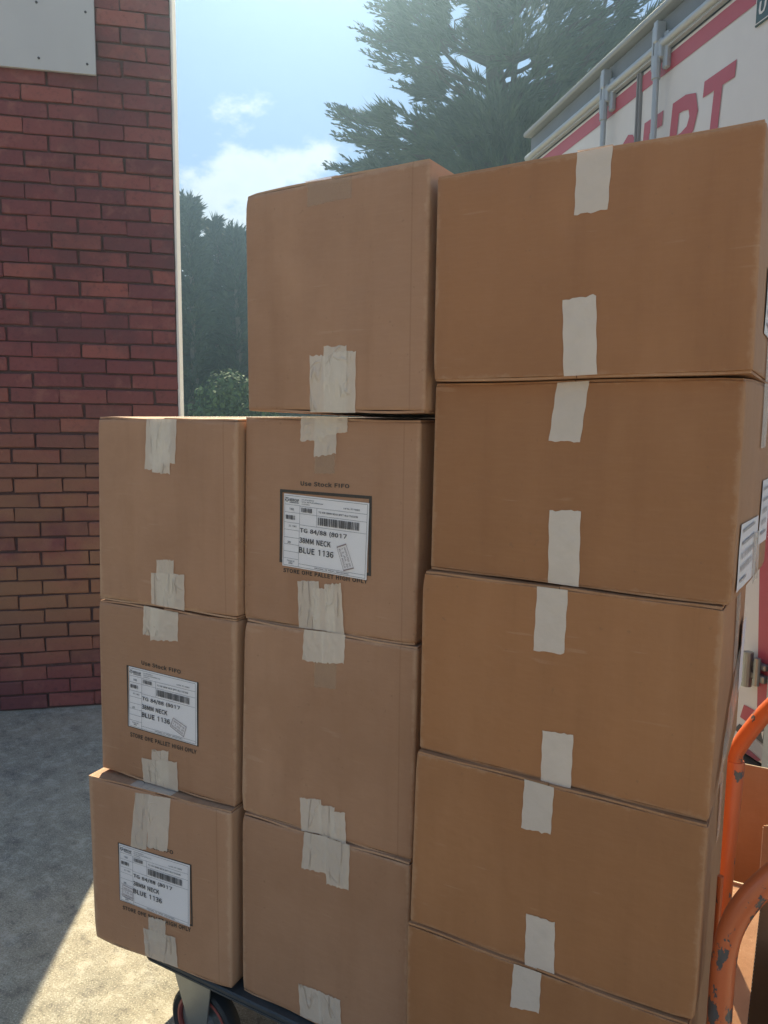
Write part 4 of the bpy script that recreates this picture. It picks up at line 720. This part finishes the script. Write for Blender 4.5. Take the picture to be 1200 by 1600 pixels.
def make_carton(n, B):
    r = random.Random(sum(map(ord, n)) * 13)
    t = empty('cardboard_carton', B['o'], B['yaw'], LBL[n], 'carton', 'taped cartons stacked on the trolley')
    big = n[0] != 'R'; W, H, DP = (.422, .44, .56) if big else (.5127, .3458, .41)
    TL, TR, BL, BR = [Vector(c) for c in B['c']]
    seed = r.uniform(0, 50); cmat = M['card_L'] if big else M['card_R']
    bulge = r.uniform(.0010, .0032) * (1 if big else .7)
    xb0, xb1 = 0.0, W
    if n in BACKX: xb1 = (BACKX[n] - B['o'][0]) + .41 * math.sin(B['yaw'])
    def fy(x, z):                                   # the front panel bellies out a little
        u = min(max(x / W, 0), 1); w = min(max(z / H, 0), 1)
        wob = noise.noise(Vector((x * 5.5, z * 5.5, seed))) * .0018 + noise.noise(Vector((x * 14, z * 11, seed + 4))) * .0005
        return -bulge * math.sin(math.pi * u) ** .8 * math.sin(math.pi * w) ** .8 + wob * min(1, 5 * u, 5 * (1 - u)) * min(1, 5 * w, 5 * (1 - w))
    # knocked corners: (corner x, corner z, push)
    dents = [(cx_ * W, cz_ * H, r.uniform(.002, .006)) for cx_, cz_ in r.sample([(0, 0), (1, 0), (0, 1), (1, 1)], 2)]
    def crush(p):
        x, y, z = p
        if y > .08: return p
        for dx, dz, a in dents:
            d2 = (x - dx) ** 2 + (z - dz) ** 2 + y * y
            k = a * math.exp(-d2 / .0004)
            n_ = noise.noise(Vector((x * 60, z * 60, seed)))
            x += k * (.5 if dx < W / 2 else -.5); y += k * (.9 + .8 * n_); z += k * (.35 if dz < H / 2 else -.35)
        return (x, y, z)
    FLT = .0042
    rc = .0065 if big else .0045
    cold = lambda w: (BL.lerp(TL, w), BR.lerp(TR, w))
    ws = [0, .006, .014, .03, .06] + [k / 18 for k in range(2, 17)] + [.94, .97, .986, .994, 1]
    m = MB(); rings = []
    for w in ws:
        L_, R_ = cold(w)
        ins = .0035 if w in (0, 1) else (.001 if w in (.006, .994) else 0)
        z0l, z0r = L_.y, R_.y
        lo, hi = FLT + .0008, -FLT - .0008
        zl = L_.y + (lo if w < .01 else 0) * (1 - w / .01 if w < .01 else 0) + (hi * (w - .99) / .01 if w > .99 else 0)
        zr = R_.y + (lo * (1 - w / .01) if w < .01 else 0) + (hi * (w - .99) / .01 if w > .99 else 0)
        zb = lerp(FLT + .0008, H - FLT - .0008, w)
        ring = []
        xl, xr = L_.x + ins, R_.x - ins
        for k in range(23):                         # front
            u = k / 22; x = lerp(xl + rc, xr - rc, u); ring.append((x, fy(x, lerp(zl, zr, u)) + ins, lerp(zl, zr, u)))
        for k in range(1, 4):                       # front right corner
            a = R(90 * k / 4); ring.append((xr - rc + rc * math.sin(a), rc - rc * math.cos(a) + ins, zr))
        for k in range(7):                          # right side
            u = k / 6; y = lerp(rc, DP - .006, u); sb = bulge * .6 * math.sin(math.pi * u) * math.sin(math.pi * w)
            ring.append((lerp(xr, xb1 - ins, u) + sb, y + (ins if k == 0 else 0), lerp(zr, zb, u)))
        for k in range(7):                          # back
            u = k / 6; ring.append((lerp(xb1 - .006, xb0 + .006, u), DP - ins + bulge * .5 * math.sin(math.pi * u) * math.sin(math.pi * w), zb))
        for k in range(7):                          # left side
            u = k / 6; y = lerp(DP - .006, rc, u); ring.append((lerp(xb0 + ins, xl, u), y, lerp(zb, zl, u)))
        for k in range(1, 4):
            a = R(90 * k / 4); ring.append((xl + rc - rc * math.cos(a), rc - rc * math.sin(a) + ins, zl))
        rings.append(len(m.v)); m.v += [crush(p) for p in ring]; nn = len(ring)
    for i in range(len(ws) - 1):
        for k in range(nn): m.f.append((rings[i] + k, rings[i] + (k + 1) % nn, rings[i + 1] + (k + 1) % nn, rings[i + 1] + k))
    m.f.append(tuple(rings[0] + k for k in range(nn))[::-1]); m.f.append(tuple(rings[-1] + k for k in range(nn)))
    # crushed corners: nudge a few vertices near two random corners
    body = m.build('body', cmat, t, True, fix=False)
    # closing flaps, two on top and two underneath, meeting on the centre line under the tape
    for top in (1, 0):
        for side in (0, 1):
            L_, R_ = cold(top); q = MB(); nx, ny = 8, 5
            x0, x1 = (L_.x + .0025, (L_.x + R_.x) / 2 - .0006) if side == 0 else ((L_.x + R_.x) / 2 + .0006, R_.x - .0025)
            xb_0, xb_1 = (xb0 + .003, (xb0 + xb1) / 2 - .0006) if side == 0 else ((xb0 + xb1) / 2 + .0006, xb1 - .003)
            wv = r.uniform(0, 6); sag = r.uniform(.0006, .0020)
            pts = []
            for lay in (0, 1):
                for j in range(ny + 1):
                    for i in range(nx + 1):
                        u, v = i / nx, j / ny
                        x = lerp(lerp(x0, x1, u), lerp(xb_0, xb_1, u), v)
                        f_ = (x - L_.x) / (R_.x - L_.x); zf = lerp(L_.y, R_.y, f_); zb = H if top else 0
                        z = lerp(zf, zb, v); th = FLT
                        z = (z - th * (1 - lay)) if top else (z + th * lay)
                        y = lerp(.0018 + .0012 * math.sin(u * 7 + wv), DP - .002, v)
                        z += sag * math.sin(u * 5 + wv) * (1 - v) * (1 if big else .6)
                        pts.append((x, y, z))
            S_ = (nx + 1) * (ny + 1); fs = []
            for j in range(ny):
                for i in range(nx):
                    a = j * (nx + 1) + i; fs.append((a, a + nx + 1, a + nx + 2, a + 1)); fs.append((S_ + a, S_ + a + 1, S_ + a + nx + 2, S_ + a + nx + 1))
            for i in range(nx): fs.append((i, i + 1, S_ + i + 1, S_ + i)); b = ny * (nx + 1) + i; fs.append((b + 1, b, S_ + b, S_ + b + 1))
            for j in range(ny):
                a = j * (nx + 1); fs.append((a + nx + 1, a, S_ + a, S_ + a + nx + 1)); b = a + nx; fs.append((b, b + nx + 1, S_ + b + nx + 1, S_ + b))
            q.add([crush(p) for p in pts], fs); q.build('flap', cmat, t, False, fix=False)
    # tape strips on the front
    def strip(q4, k, name='tape', mt='tape', amp=.0011, rag=.003, base=.0012):
        m = MB(); nu, nv = (14, 22) if big else (10, 14); ph = r.uniform(0, 9)
        cz = sum(p[1] for p in q4) / 4; topside = cz > H * .5
        free_end = 1 if topside else 0               # ragged end: the lower edge for a top strip, the upper edge for a bottom strip
        pts = []
        for j in range(nv + 1):
            for i in range(nu + 1):
                u, v = i / nu, j / nv
                x, z = bil(q4, u, v)
                e = v if free_end else 1 - v
                if e > .999: z += r.uniform(-rag, rag) * (1 if free_end else -1) * 1.0
                if i in (0, nu): x += .0006 * math.sin(v * 17 + ph)
                wr = noise.noise(Vector((u * 3.2 + ph, v * 1.1 + u * .7, ph))) ; wr2 = noise.noise(Vector((u * 9 + ph, v * 2.5, ph + 3)))
                cre = max(0, 1 - abs(wr) * 9)       # sharp creases running mostly along the strip
                h = amp * (.45 * cre + .25 * (wr2 + .5)) * (math.sin(math.pi * min(max(u, .0), 1)) ** .5)
                y = fy(x, z) - base - .00035 * k - max(h, 0)
                pts.append((x, y, z))
        m.add(pts, [(j * (nu + 1) + i, (j + 1) * (nu + 1) + i, (j + 1) * (nu + 1) + i + 1, j * (nu + 1) + i + 1) for j in range(nv) for i in range(nu)])
        o = m.build(name, M[mt], t, True, fix=False); return o
    for k, q4 in enumerate(B['ghost']): strip(q4, 0, 'tape_residue', 'residue', .0002, .001, .0007)
    for k, q4 in enumerate(B['tapes']): strip(q4, k, mt='tape' if big else 'tape_flat', amp=.0034 if big else .0006, rag=.0018)
    # the strip that runs back over the closed top
    xs = [p[0] for q4 in B['tapes'] for p in q4 if q4[0][1] > H * .6]
    if n in ('L1', 'L3', 'M1', 'R1'):
        x0, x1 = (min(xs), max(xs)) if xs else (W * .36, W * .54)
        L_, R_ = cold(1); m = MB(); zt = lambda x, v: lerp(lerp(L_.y, R_.y, (x - L_.x) / (R_.x - L_.x)), H, v) + .0018
        for j in range(6): m.quad((x0, lerp(-.001, DP - .01, j / 6), zt(x0, j / 6)), (x1, lerp(-.001, DP - .01, j / 6), zt(x1, j / 6)), (x1, lerp(-.001, DP - .01, (j + 1) / 6), zt(x1, (j + 1) / 6)), (x0, lerp(-.001, DP - .01, (j + 1) / 6), zt(x0, (j + 1) / 6)))
        m.build('tape', M['tape'], t, fix=False)
    def on_front(vs, off): return [(x, fy(x, z) - off, z) for x, z in vs]
    if 'label' in B:
        fr_ = B['frame']; th = .0062 if n == 'M2' else .0040
        cx = sum(p[0] for p in fr_) / 4; cz = sum(p[1] for p in fr_) / 4
        inner = [(p[0] - math.copysign(th, p[0] - cx), p[1] - math.copysign(th, p[1] - cz)) for p in fr_]
        m = MB(); K = 12
        for e in range(4):
            a, b, c, d_ = fr_[e], fr_[(e + 1) % 4], inner[(e + 1) % 4], inner[e]
            for k in range(K):
                m.add(on_front([lerp2(a, b, k / K), lerp2(a, b, (k + 1) / K), lerp2(d_, c, (k + 1) / K), lerp2(d_, c, k / K)], .0007), [(0, 3, 2, 1)])
        m.build('printed_frame', M['ink_box'], t, fix=False)
        for s_, q4 in zip(('Use Stock FIFO', 'STORE ONE PALLET HIGH ONLY'), B['text']):
            vs, fs = text_geo(s_, .028 if n == 'M2' else .022); m = MB()
            m.add(on_front([bil(q4, u, 1 - v) for u, v in vs], .0007), fs); m.build('printed_text', M['ink_box'], t, fix=False)
        q4 = B['label']; m = MB(); NU, NV = 8, 6; pts = []
        for j in range(NV + 1):
            for i in range(NU + 1):
                x, z = bil(q4, i / NU, j / NV); curl = .0012 * max(0, (abs(i / NU - .5) * 2) ** 4) * r.random()
                pts.append((x, fy(x, z) - .0013 - curl, z))
        m.add(pts, [(j * (NU + 1) + i, (j + 1) * (NU + 1) + i, (j + 1) * (NU + 1) + i + 1, j * (NU + 1) + i + 1) for j in range(NV) for i in range(NU)])
        lab = m.build('paper_label', M['paper'], t, True, fix=False)
        pr = MB(); LO = .0030
        def rect(a, b, c, d_): # x0 x1 y0 y1 in label units, y down
            K = max(1, int((b - a) * 8)); 
            for k in range(K):
                u0, u1 = lerp(a, b, k / K), lerp(a, b, (k + 1) / K)
                pr.add(on_front([bil(q4, u0, d_), bil(q4, u1, d_), bil(q4, u1, c), bil(q4, u0, c)], LO), [(0, 1, 2, 3)])
        def txt(s_, a, b, c, d_, bold=0.0):
            vs, fs = text_geo(s_, bold); pr.add(on_front([bil(q4, lerp(a, b, u), lerp(d_, c, v)) for u, v in vs], LO), fs)
        def bars(a, b, c, d_, seed):
            rr = random.Random(seed); x = a
            while x < b:
                w_ = rr.choice((.004, .004, .007, .010)); rect(x, min(x + w_, b), c, d_); x += w_ + rr.choice((.0035, .0035, .006, .009))
        lw = .0032
        for a in ((.015, .985, .018, .022), (.015, .985, .978, .982), (.015, .018, .022, .978), (.982, .985, .022, .978)): rect(*a)
        rect(.203, .2055, .145, .978); rect(.408, .4105, .145, .40)
        for y in (.14, .245, .385, .485, .59, .685, .785, .88): rect(.018, .203, y, y + lw)
        for y in (.145, .245): rect(.2055, .982, y, y + lw)
        rect(.2055, .982, .398, .398 + lw); rect(.2055, .982, .935, .935 + lw)
        txt('BERICAP', .075, .19, .055, .095, .03); rect(.075, .19, .105, .113)
        for k in range(5):
            a = 2 * math.pi * k / 5 + .3; c0, c1 = .042, .075
            rect(c0 + .017 * math.cos(a) - .006, c0 + .017 * math.cos(a) + .006, c1 + .024 * math.sin(a) - .009, c1 + .024 * math.sin(a) + .009)
        for y, a, b in ((.045, .225, .37), (.075, .225, .48), (.105, .225, .32)):
            txt('Lot no. and plant address line', a, b, y, y + .018)
        txt('1362', .075, .13, .185, .215); bars(.03, .145, .285, .345, 1); txt('37-1361', .07, .165, .42, .445); txt('25', .06, .10, .645, .675); txt('Tucson AZ', .06, .155, .905, .925); txt('2000', .08, .13, .935, .958)
        bars(.222, .352, .165, .225, 2); txt('Lot No. PF-150803', .72, .90, .095, .115); txt('TG H38 38MM NECK BPF7 BLU TUCSON', .43, .88, .185, .21)
        bars(.425, .90, .268, .372, 3); 
        txt('TG 84/88 (8017', .21, .765, .435, .515, .012); txt('38MM NECK', .207, .585, .57, .645, .012); txt('BLUE 1136', .207, .62, .70, .782, .012)
        txt('ORIGINAL OF PRINT: INDUSTRIES', .40, .80, .95, .966)
        pr.build('label_print', M['ink'], lab, fix=False)
        sq = {'M2': [(.655, .62), (.76, .56), (.86, .875), (.745, .93)], 'L2': [(.67, .65), (.86, .74), (.82, .92), (.625, .81)], 'L3': [(.045, .70), (.20, .72), (.195, .93), (.04, .91)]}[n]
        st = MB()
        def pos(u, v): return bil(q4, *bil(sq, u, v))
        for a, b, c, d_ in ((0, 1, 0, .05), (0, 1, .95, 1), (0, .03, .05, .95), (.97, 1, .05, .95)):
            st.add(on_front([pos(a, d_), pos(b, d_), pos(b, c), pos(a, c)], .0032), [(0, 1, 2, 3)])
        for s_, c in (('INSPECTED OK', .18), ('1 2 JUL 20', .44), ('BLOW MOULD', .70)):
            vs, fs = text_geo(s_, .01)
            if n == 'M2': st.add(on_front([pos(1 - c - .16 * (1 - v), lerp(.12, .9, u)) for u, v in vs], .0032), [f[::-1] for f in fs])
            else: st.add(on_front([pos(lerp(.1, .9, u), c + .16 * (1 - v)) for u, v in vs], .0032), fs)
        st.build('stamp', M['stamp'], lab, fix=False)
    # stickers and tape on the right hand side of the wide cartons
    def side_pt(dp, z, off=.0022):
        R_ = BR.lerp(TR, min(max(z / H, 0), 1)); u = min(max((dp - rc) / (DP - rc), 0), 1)
        sb = bulge * .6 * math.sin(math.pi * u) * math.sin(math.pi * min(max(z / H, 0), 1))
        return (lerp(R_.x, xb1, u) + sb + off, dp, z)
    def side_patch(name, pts, mt, off=.0016):
        m = MB(); K = 6
        q4_ = pts
        for j in range(K):
            for i in range(K):
                c = [bil(q4_, i / K, j / K), bil(q4_, (i + 1) / K, j / K), bil(q4_, (i + 1) / K, (j + 1) / K), bil(q4_, i / K, (j + 1) / K)]
                m.add([side_pt(a, b, off + .0010 * abs(math.sin(a * 40 + b * 23))) for a, b in c], [(0, 3, 2, 1)])
        return m.build(name, M[mt], t, fix=False)
    def side_print(par, a, b, z0, z1, seed, off_=.0042):
        rr = random.Random(seed); m = MB(); off = off_
        for k in range(5):
            zz = lerp(z1, z0, (k + .5) / 5.4); x0_ = lerp(a, b, .08); x1_ = lerp(a, b, rr.uniform(.4, .9)); h = (z1 - z0) * .022
            if k in (2, 3):
                x = x0_
                while x < x1_:
                    w_ = rr.choice((.003, .005, .008)); m.add([side_pt(x, zz - h * 2, off), side_pt(x + w_, zz - h * 2, off), side_pt(x + w_, zz + h * 2, off), side_pt(x, zz + h * 2, off)], [(0, 1, 2, 3)]); x += w_ * 1.9
            else: m.add([side_pt(x0_, zz - h, off), side_pt(x1_, zz - h, off), side_pt(x1_, zz + h, off), side_pt(x0_, zz + h, off)], [(0, 1, 2, 3)])
        m.build('label_print', M['ink_faded'], par, fix=False)
    if n == 'R1':
        side_patch('tape', [(.20, .12), (.27, .12), (.27, .001), (.20, .001)], 'tape')
        s1 = side_patch('paper_label', [(.12, .17), (.32, .17), (.32, .07), (.12, .07)], 'paper'); side_print(s1, .12, .32, .07, .17, 4)
    if n == 'R2':
        side_patch('tape', [(.20, .344), (.27, .344), (.27, .235), (.20, .235)], 'tape')
        side_patch('tape', [(.19, .09), (.26, .09), (.27, .0), (.20, .0)], 'tape', .004)
        s1 = side_patch('paper_label', [(.035, .122), (.245, .116), (.245, .010), (.03, .016)], 'paper'); side_print(s1, .035, .245, .012, .12, 5)
        s1 = side_patch('paper_label', [(.27, .175), (.39, .175), (.385, .055), (.265, .06)], 'paper'); side_print(s1, .27, .39, .06, .17, 6)
    if n == 'R3':
        side_patch('tape', [(.17, .345), (.25, .345), (.27, .18), (.20, .18)], 'tape')
        side_patch('tape', [(.24, .20), (.34, .215), (.33, .12), (.13, .13)], 'tape', .004)
        side_patch('tape', [(.13, .13), (.33, .12), (.20, .06), (.05, .02)], 'tape', .004)
        s1 = side_patch('paper_label', [(.30, .25), (.38, .25), (.37, .12), (.29, .12)], 'paper', .005); side_print(s1, .30, .37, .13, .24, 8)
    if n == 'R4':
        side_patch('tape', [(.18, .343), (.25, .343), (.25, .22), (.18, .22)], 'tape')
    return t
for n in BOXES: make_carton(n, BOXES[n])

# ------------------------------------------------------------------ platform trolley
TRL = empty('platform_trolley', (0, .33, 0), 0, 'orange handled platform trolley with black deck under all the stacked cartons', 'trolley')
def T(p): return (p[0], p[1] - .33, p[2])
m = MB()   # deck outline with rounded corners, extruded
def outline(x0, x1, y0, y1, rr, n=6):
    o = []
    for cx, cy, a0 in ((x1 - rr, y0 + rr, -90), (x1 - rr, y1 - rr, 0), (x0 + rr, y1 - rr, 90), (x0 + rr, y0 + rr, 180)):
        for k in range(n + 1): a = R(a0 + 90 * k / n); o.append((cx + rr * math.cos(a), cy + rr * math.sin(a)))
    return o
def slab(m, o_list, n):
    base = len(m.v)
    for o, z in o_list: m.v += [T((x, y, z)) for x, y in o]
    for i in range(len(o_list) - 1):
        for k in range(n): m.f.append((base + i * n + k, base + i * n + (k + 1) % n, base + (i + 1) * n + (k + 1) % n, base + (i + 1) * n + k))
    m.f.append(tuple(base + k for k in range(n))[::-1]); m.f.append(tuple(base + (len(o_list) - 1) * n + k for k in range(n)))
O = lambda i: outline(-.765 + i, .53 - i, .004 + i, .66 - i, .035)
slab(m, [(O(.003), .247), (O(0), .250), (O(0), .2545), (O(.002), .2552), (O(.002), .2578), (O(0), .2585), (O(0), .2645), (O(.004), .268)], 28)
m.build('deck', M['deck'], TRL)
m = MB()
for y in (.17, .50): m.box(-.70, .49, y - .33 - .018, y - .33 + .018, .205, .2465, .003)
for x in (-.50, .0, .25): m.box(x, x + .036, .19 - .33, .48 - .33, .208, .246, .003)
m.build('under_frame', M['deck'], TRL)
def castor(x, y, swivel):
    ax = T((x, y, .100))
    m = MB(); m.box(ax[0] - .082, ax[0] + .050, ax[1] - .045, ax[1] + .045, .2405, .2466, .002)
    for s_ in (-1, 1):
        yy = ax[1] + s_ * .030
        pr = [(-.078, .2405), (.044, .2405), (.040, .20), (.024, .090), (.013, .079), (-.013, .079), (-.024, .090), (-.064, .20)]
        v0 = [(ax[0] + a, yy - .0018, b) for a, b in pr]; v1 = [(ax[0] + a, yy + .0018, b) for a, b in pr]; k = len(pr)
        m.add(v0 + v1, [tuple(range(k)), tuple(range(2 * k - 1, k - 1, -1))] + [(i, (i + 1) % k, k + (i + 1) % k, k + i) for i in range(k)])
    br = m.build('castor_bracket', M['zinc'], TRL)
    m = MB(); m.lathe([(0, -.038), (.007, -.038), (.009, -.035), (.009, .035), (0, .038)], ax, 'y', 10); m.build('axle_bolt', M['zinc'], br, True)
    m = MB(); m.lathe([(.079, -.018), (.090, -.022), (.097, -.017), (.100, -.006), (.100, .006), (.097, .017), (.090, .022), (.079, .018)], ax, 'y', 40); tyre = m.build('wheel', M['tyre'], TRL, True)
    m = MB(); m.lathe([(.079, -.0185), (.073, -.020), (.069, -.016), (.069, .016), (.073, .020), (.079, .0185)], ax, 'y', 40); m.build('rim', M['rim'], tyre, True)
    m = MB(); m.lathe([(.069, -.010), (.030, -.006), (.026, -.020), (.0, -.021)], ax, 'y', 32); m.lathe([(.069, .010), (.030, .006), (.026, .020), (.0, .021)], ax, 'y', 32); m.build('hub', M['zinc'], tyre, True)
castor(-.605, .062, 0); castor(.36, .062, 1); castor(-.605, .60, 0); castor(.36, .60, 1)
RT = .0192
front = [(.545, .03, .285), (.541, .03, .50), (.540, .03, .66), (.542, .03, .735), (.551, .03, .785), (.570, .03, .832), (.600, .03, .880), (.655, .03, .955), (.735, .03, 1.06)]
back = [(.505, .62, .83), (.513, .62, .850), (.530, .62, .885), (.570, .62, .952), (.640, .62, 1.04), (.735, .62, 1.14)]
m = MB(); m.tube([T(p) for p in catmull(front, 6)], RT, 18); m.build('handle_tube', M['orange_worn'], TRL, True)
m = MB(); m.tube([T((.494, .62, .285)), T((.498, .62, .55)), T((.505, .62, .808)), T((.5053, .62, .814))], [.0225, .0225, .0225, .0205], 18); m.build('upright_post', M['orange'], TRL, True)
m = MB(); m.tube([T(p) for p in catmull([(.5045, .62, .79)] + back, 6)], .0185, 18); m.build('handle_tube', M['orange'], TRL, True)
m = MB(); m.tube([T(p) for p in catmull([(.735, .03, 1.06), (.76, .06, 1.10), (.765, .12, 1.115), (.765, .5, 1.165), (.755, .59, 1.165), (.735, .62, 1.14)], 5)], .0185, 14); m.build('cross_bar', M['orange'], TRL, True)
m = MB(); m.tube([T((.5215, .10, .27)), T((.5235, .10, .82))], .005, 10); m.build('brace_rod', M['orange'], TRL, True)
m = MB(); m.box(.47, .585, .0 - .33, .06 - .33, .2685, .2855, .002); m.box(.455, .545, .59 - .33, .65 - .33, .2685, .2855, .002); m.build('socket_plate', M['orange'], TRL)

# ------------------------------------------------------------------ cartons behind the trolley handle
def folded_carton(x0, x1, y0, y1, z1, label):
    f_ = empty('folded_carton', ((x0 + x1) / 2, (y0 + y1) / 2, .0042), 0, label, 'folded carton', 'loose cartons behind the trolley handle')
    w, dd, h = (x1 - x0) / 2, (y1 - y0) / 2, z1 - .0042
    for k, (a, b) in enumerate(((-dd, -.0008), (.0008, dd))):
        m = MB(); m.box(-w + .004 * k, w - .003 * k, a, b, 0, h - .004 * k, .0009); m.build('panel', M['card'], f_)
        m = MB(); m.box(-w + .006, w - .006, a + .0012, b - .0012, h - .004 * k + .0001, h - .004 * k + .0018); m.box(-w + .004 * k - .0018, -w + .004 * k - .0001, a + .0012, b - .0012, .01, h - .006); m.build('cut_edge', M['card_edge'], f_)
folded_carton(.24, .76, 1.078, 1.09, .617, 'flat folded carton standing up behind the orange handle, below the lorry graphics')
folded_carton(.571, .77, .800, .811, .585, 'smaller folded carton with its cut edge painted sunlit pale at the right picture border')
oc = empty('open_carton', (.50, .96, 0), 0, 'open carton on the ground behind the handle with a sunlit flap folded out', 'carton', 'loose cartons behind the trolley handle')
w, dd, h = .295, .18, .425
for nm, bx in (('side_panel', (-w, -w + .006, -dd, dd)), ('side_panel', (w - .006, w, -dd, dd)), ('front_panel', (-w + .0062, w - .0062, -dd, -dd + .006)), ('back_panel', (-w + .0062, w - .0062, dd - .006, dd))):
    m = MB(); m.box(bx[0], bx[1], bx[2], bx[3], .004, h, .0008); m.build(nm, M['card'], oc)
m = MB(); m.box(-w + .001, w - .001, -dd + .001, dd - .001, 0, .0035); m.build('bottom_panel', M['card'], oc)
m = MB(); m.box(-w + .007, w - .007, -dd + .0008, -dd + .0052, h + .0002, h + .0022); m.build('cut_edge', M['card_edge'], oc)
m = MB(); m.box(-w + .0008, -w + .0052, -dd + .001, dd - .001, h + .0002, h + .0022); m.build('cut_edge', M['card_edge'], oc)
m = MB(); vs = []
K = 10
for lay in (0, 1):
    for k in range(K + 1):
        u = k / K; y = -dd - .001 - .34 * u; z = h - .005 - .12 * u - .05 * u * u
        for x in (-.20 - .01 * u, .078 - .006 * u): vs.append((x, y, z - .004 * lay))
fs = []; S_ = 2 * (K + 1)
for k in range(K):
    a = 2 * k; fs += [(a, a + 1, a + 3, a + 2), (S_ + a + 2, S_ + a + 3, S_ + a + 1, S_ + a), (a + 1, S_ + a + 1, S_ + a + 3, a + 3), (a, a + 2, S_ + a + 2, S_ + a)]
fs += [(0, S_, S_ + 1, 1), (2 * K, 2 * K + 1, S_ + 2 * K + 1, S_ + 2 * K)]
m.add(vs, fs); m.build('flap', M['card'], oc)
m = MB()
for k in range(40):
    u0, u1 = (k + .15) / 40, (k + .75) / 40
    for u in (u0,):
        y = -dd - .001 - .34 * u; z = h - .005 - .12 * u - .05 * u * u; y1 = -dd - .001 - .34 * u1
        m.box(.0785 - .006 * u, .0795 - .006 * u, y1, y, z - .0034, z - .0006)
m.build('flute_edge', M['crate'], oc)

cr = empty('filler_crate', (.852, .48, 0), 0, 'black crate shape added for the dark area at the far right edge', 'crate')  # crate added to fill the dark area beyond the flap
m = MB(); m.box(-.205, .205, -.28, .28, 0, .012, .004)
for a in ((-.205, -.197, -.28, .28), (.197, .205, -.28, .28), (-.197, .197, -.28, -.272), (-.197, .197, .272, .28)): m.box(a[0], a[1], a[2], a[3], .0125, .30, .002)
m.build('shell', M['crate'], cr)
m = MB()
for z in (.10, .285):
    for a in ((-.213, .213, -.288, -.2805), (-.213, .213, .2805, .288), (-.213, -.2055, -.2805, .2805), (.2055, .213, -.2805, .2805)): m.box(a[0], a[1], a[2], a[3], z, z + .018, .002)
m.build('rim', M['crate'], cr)
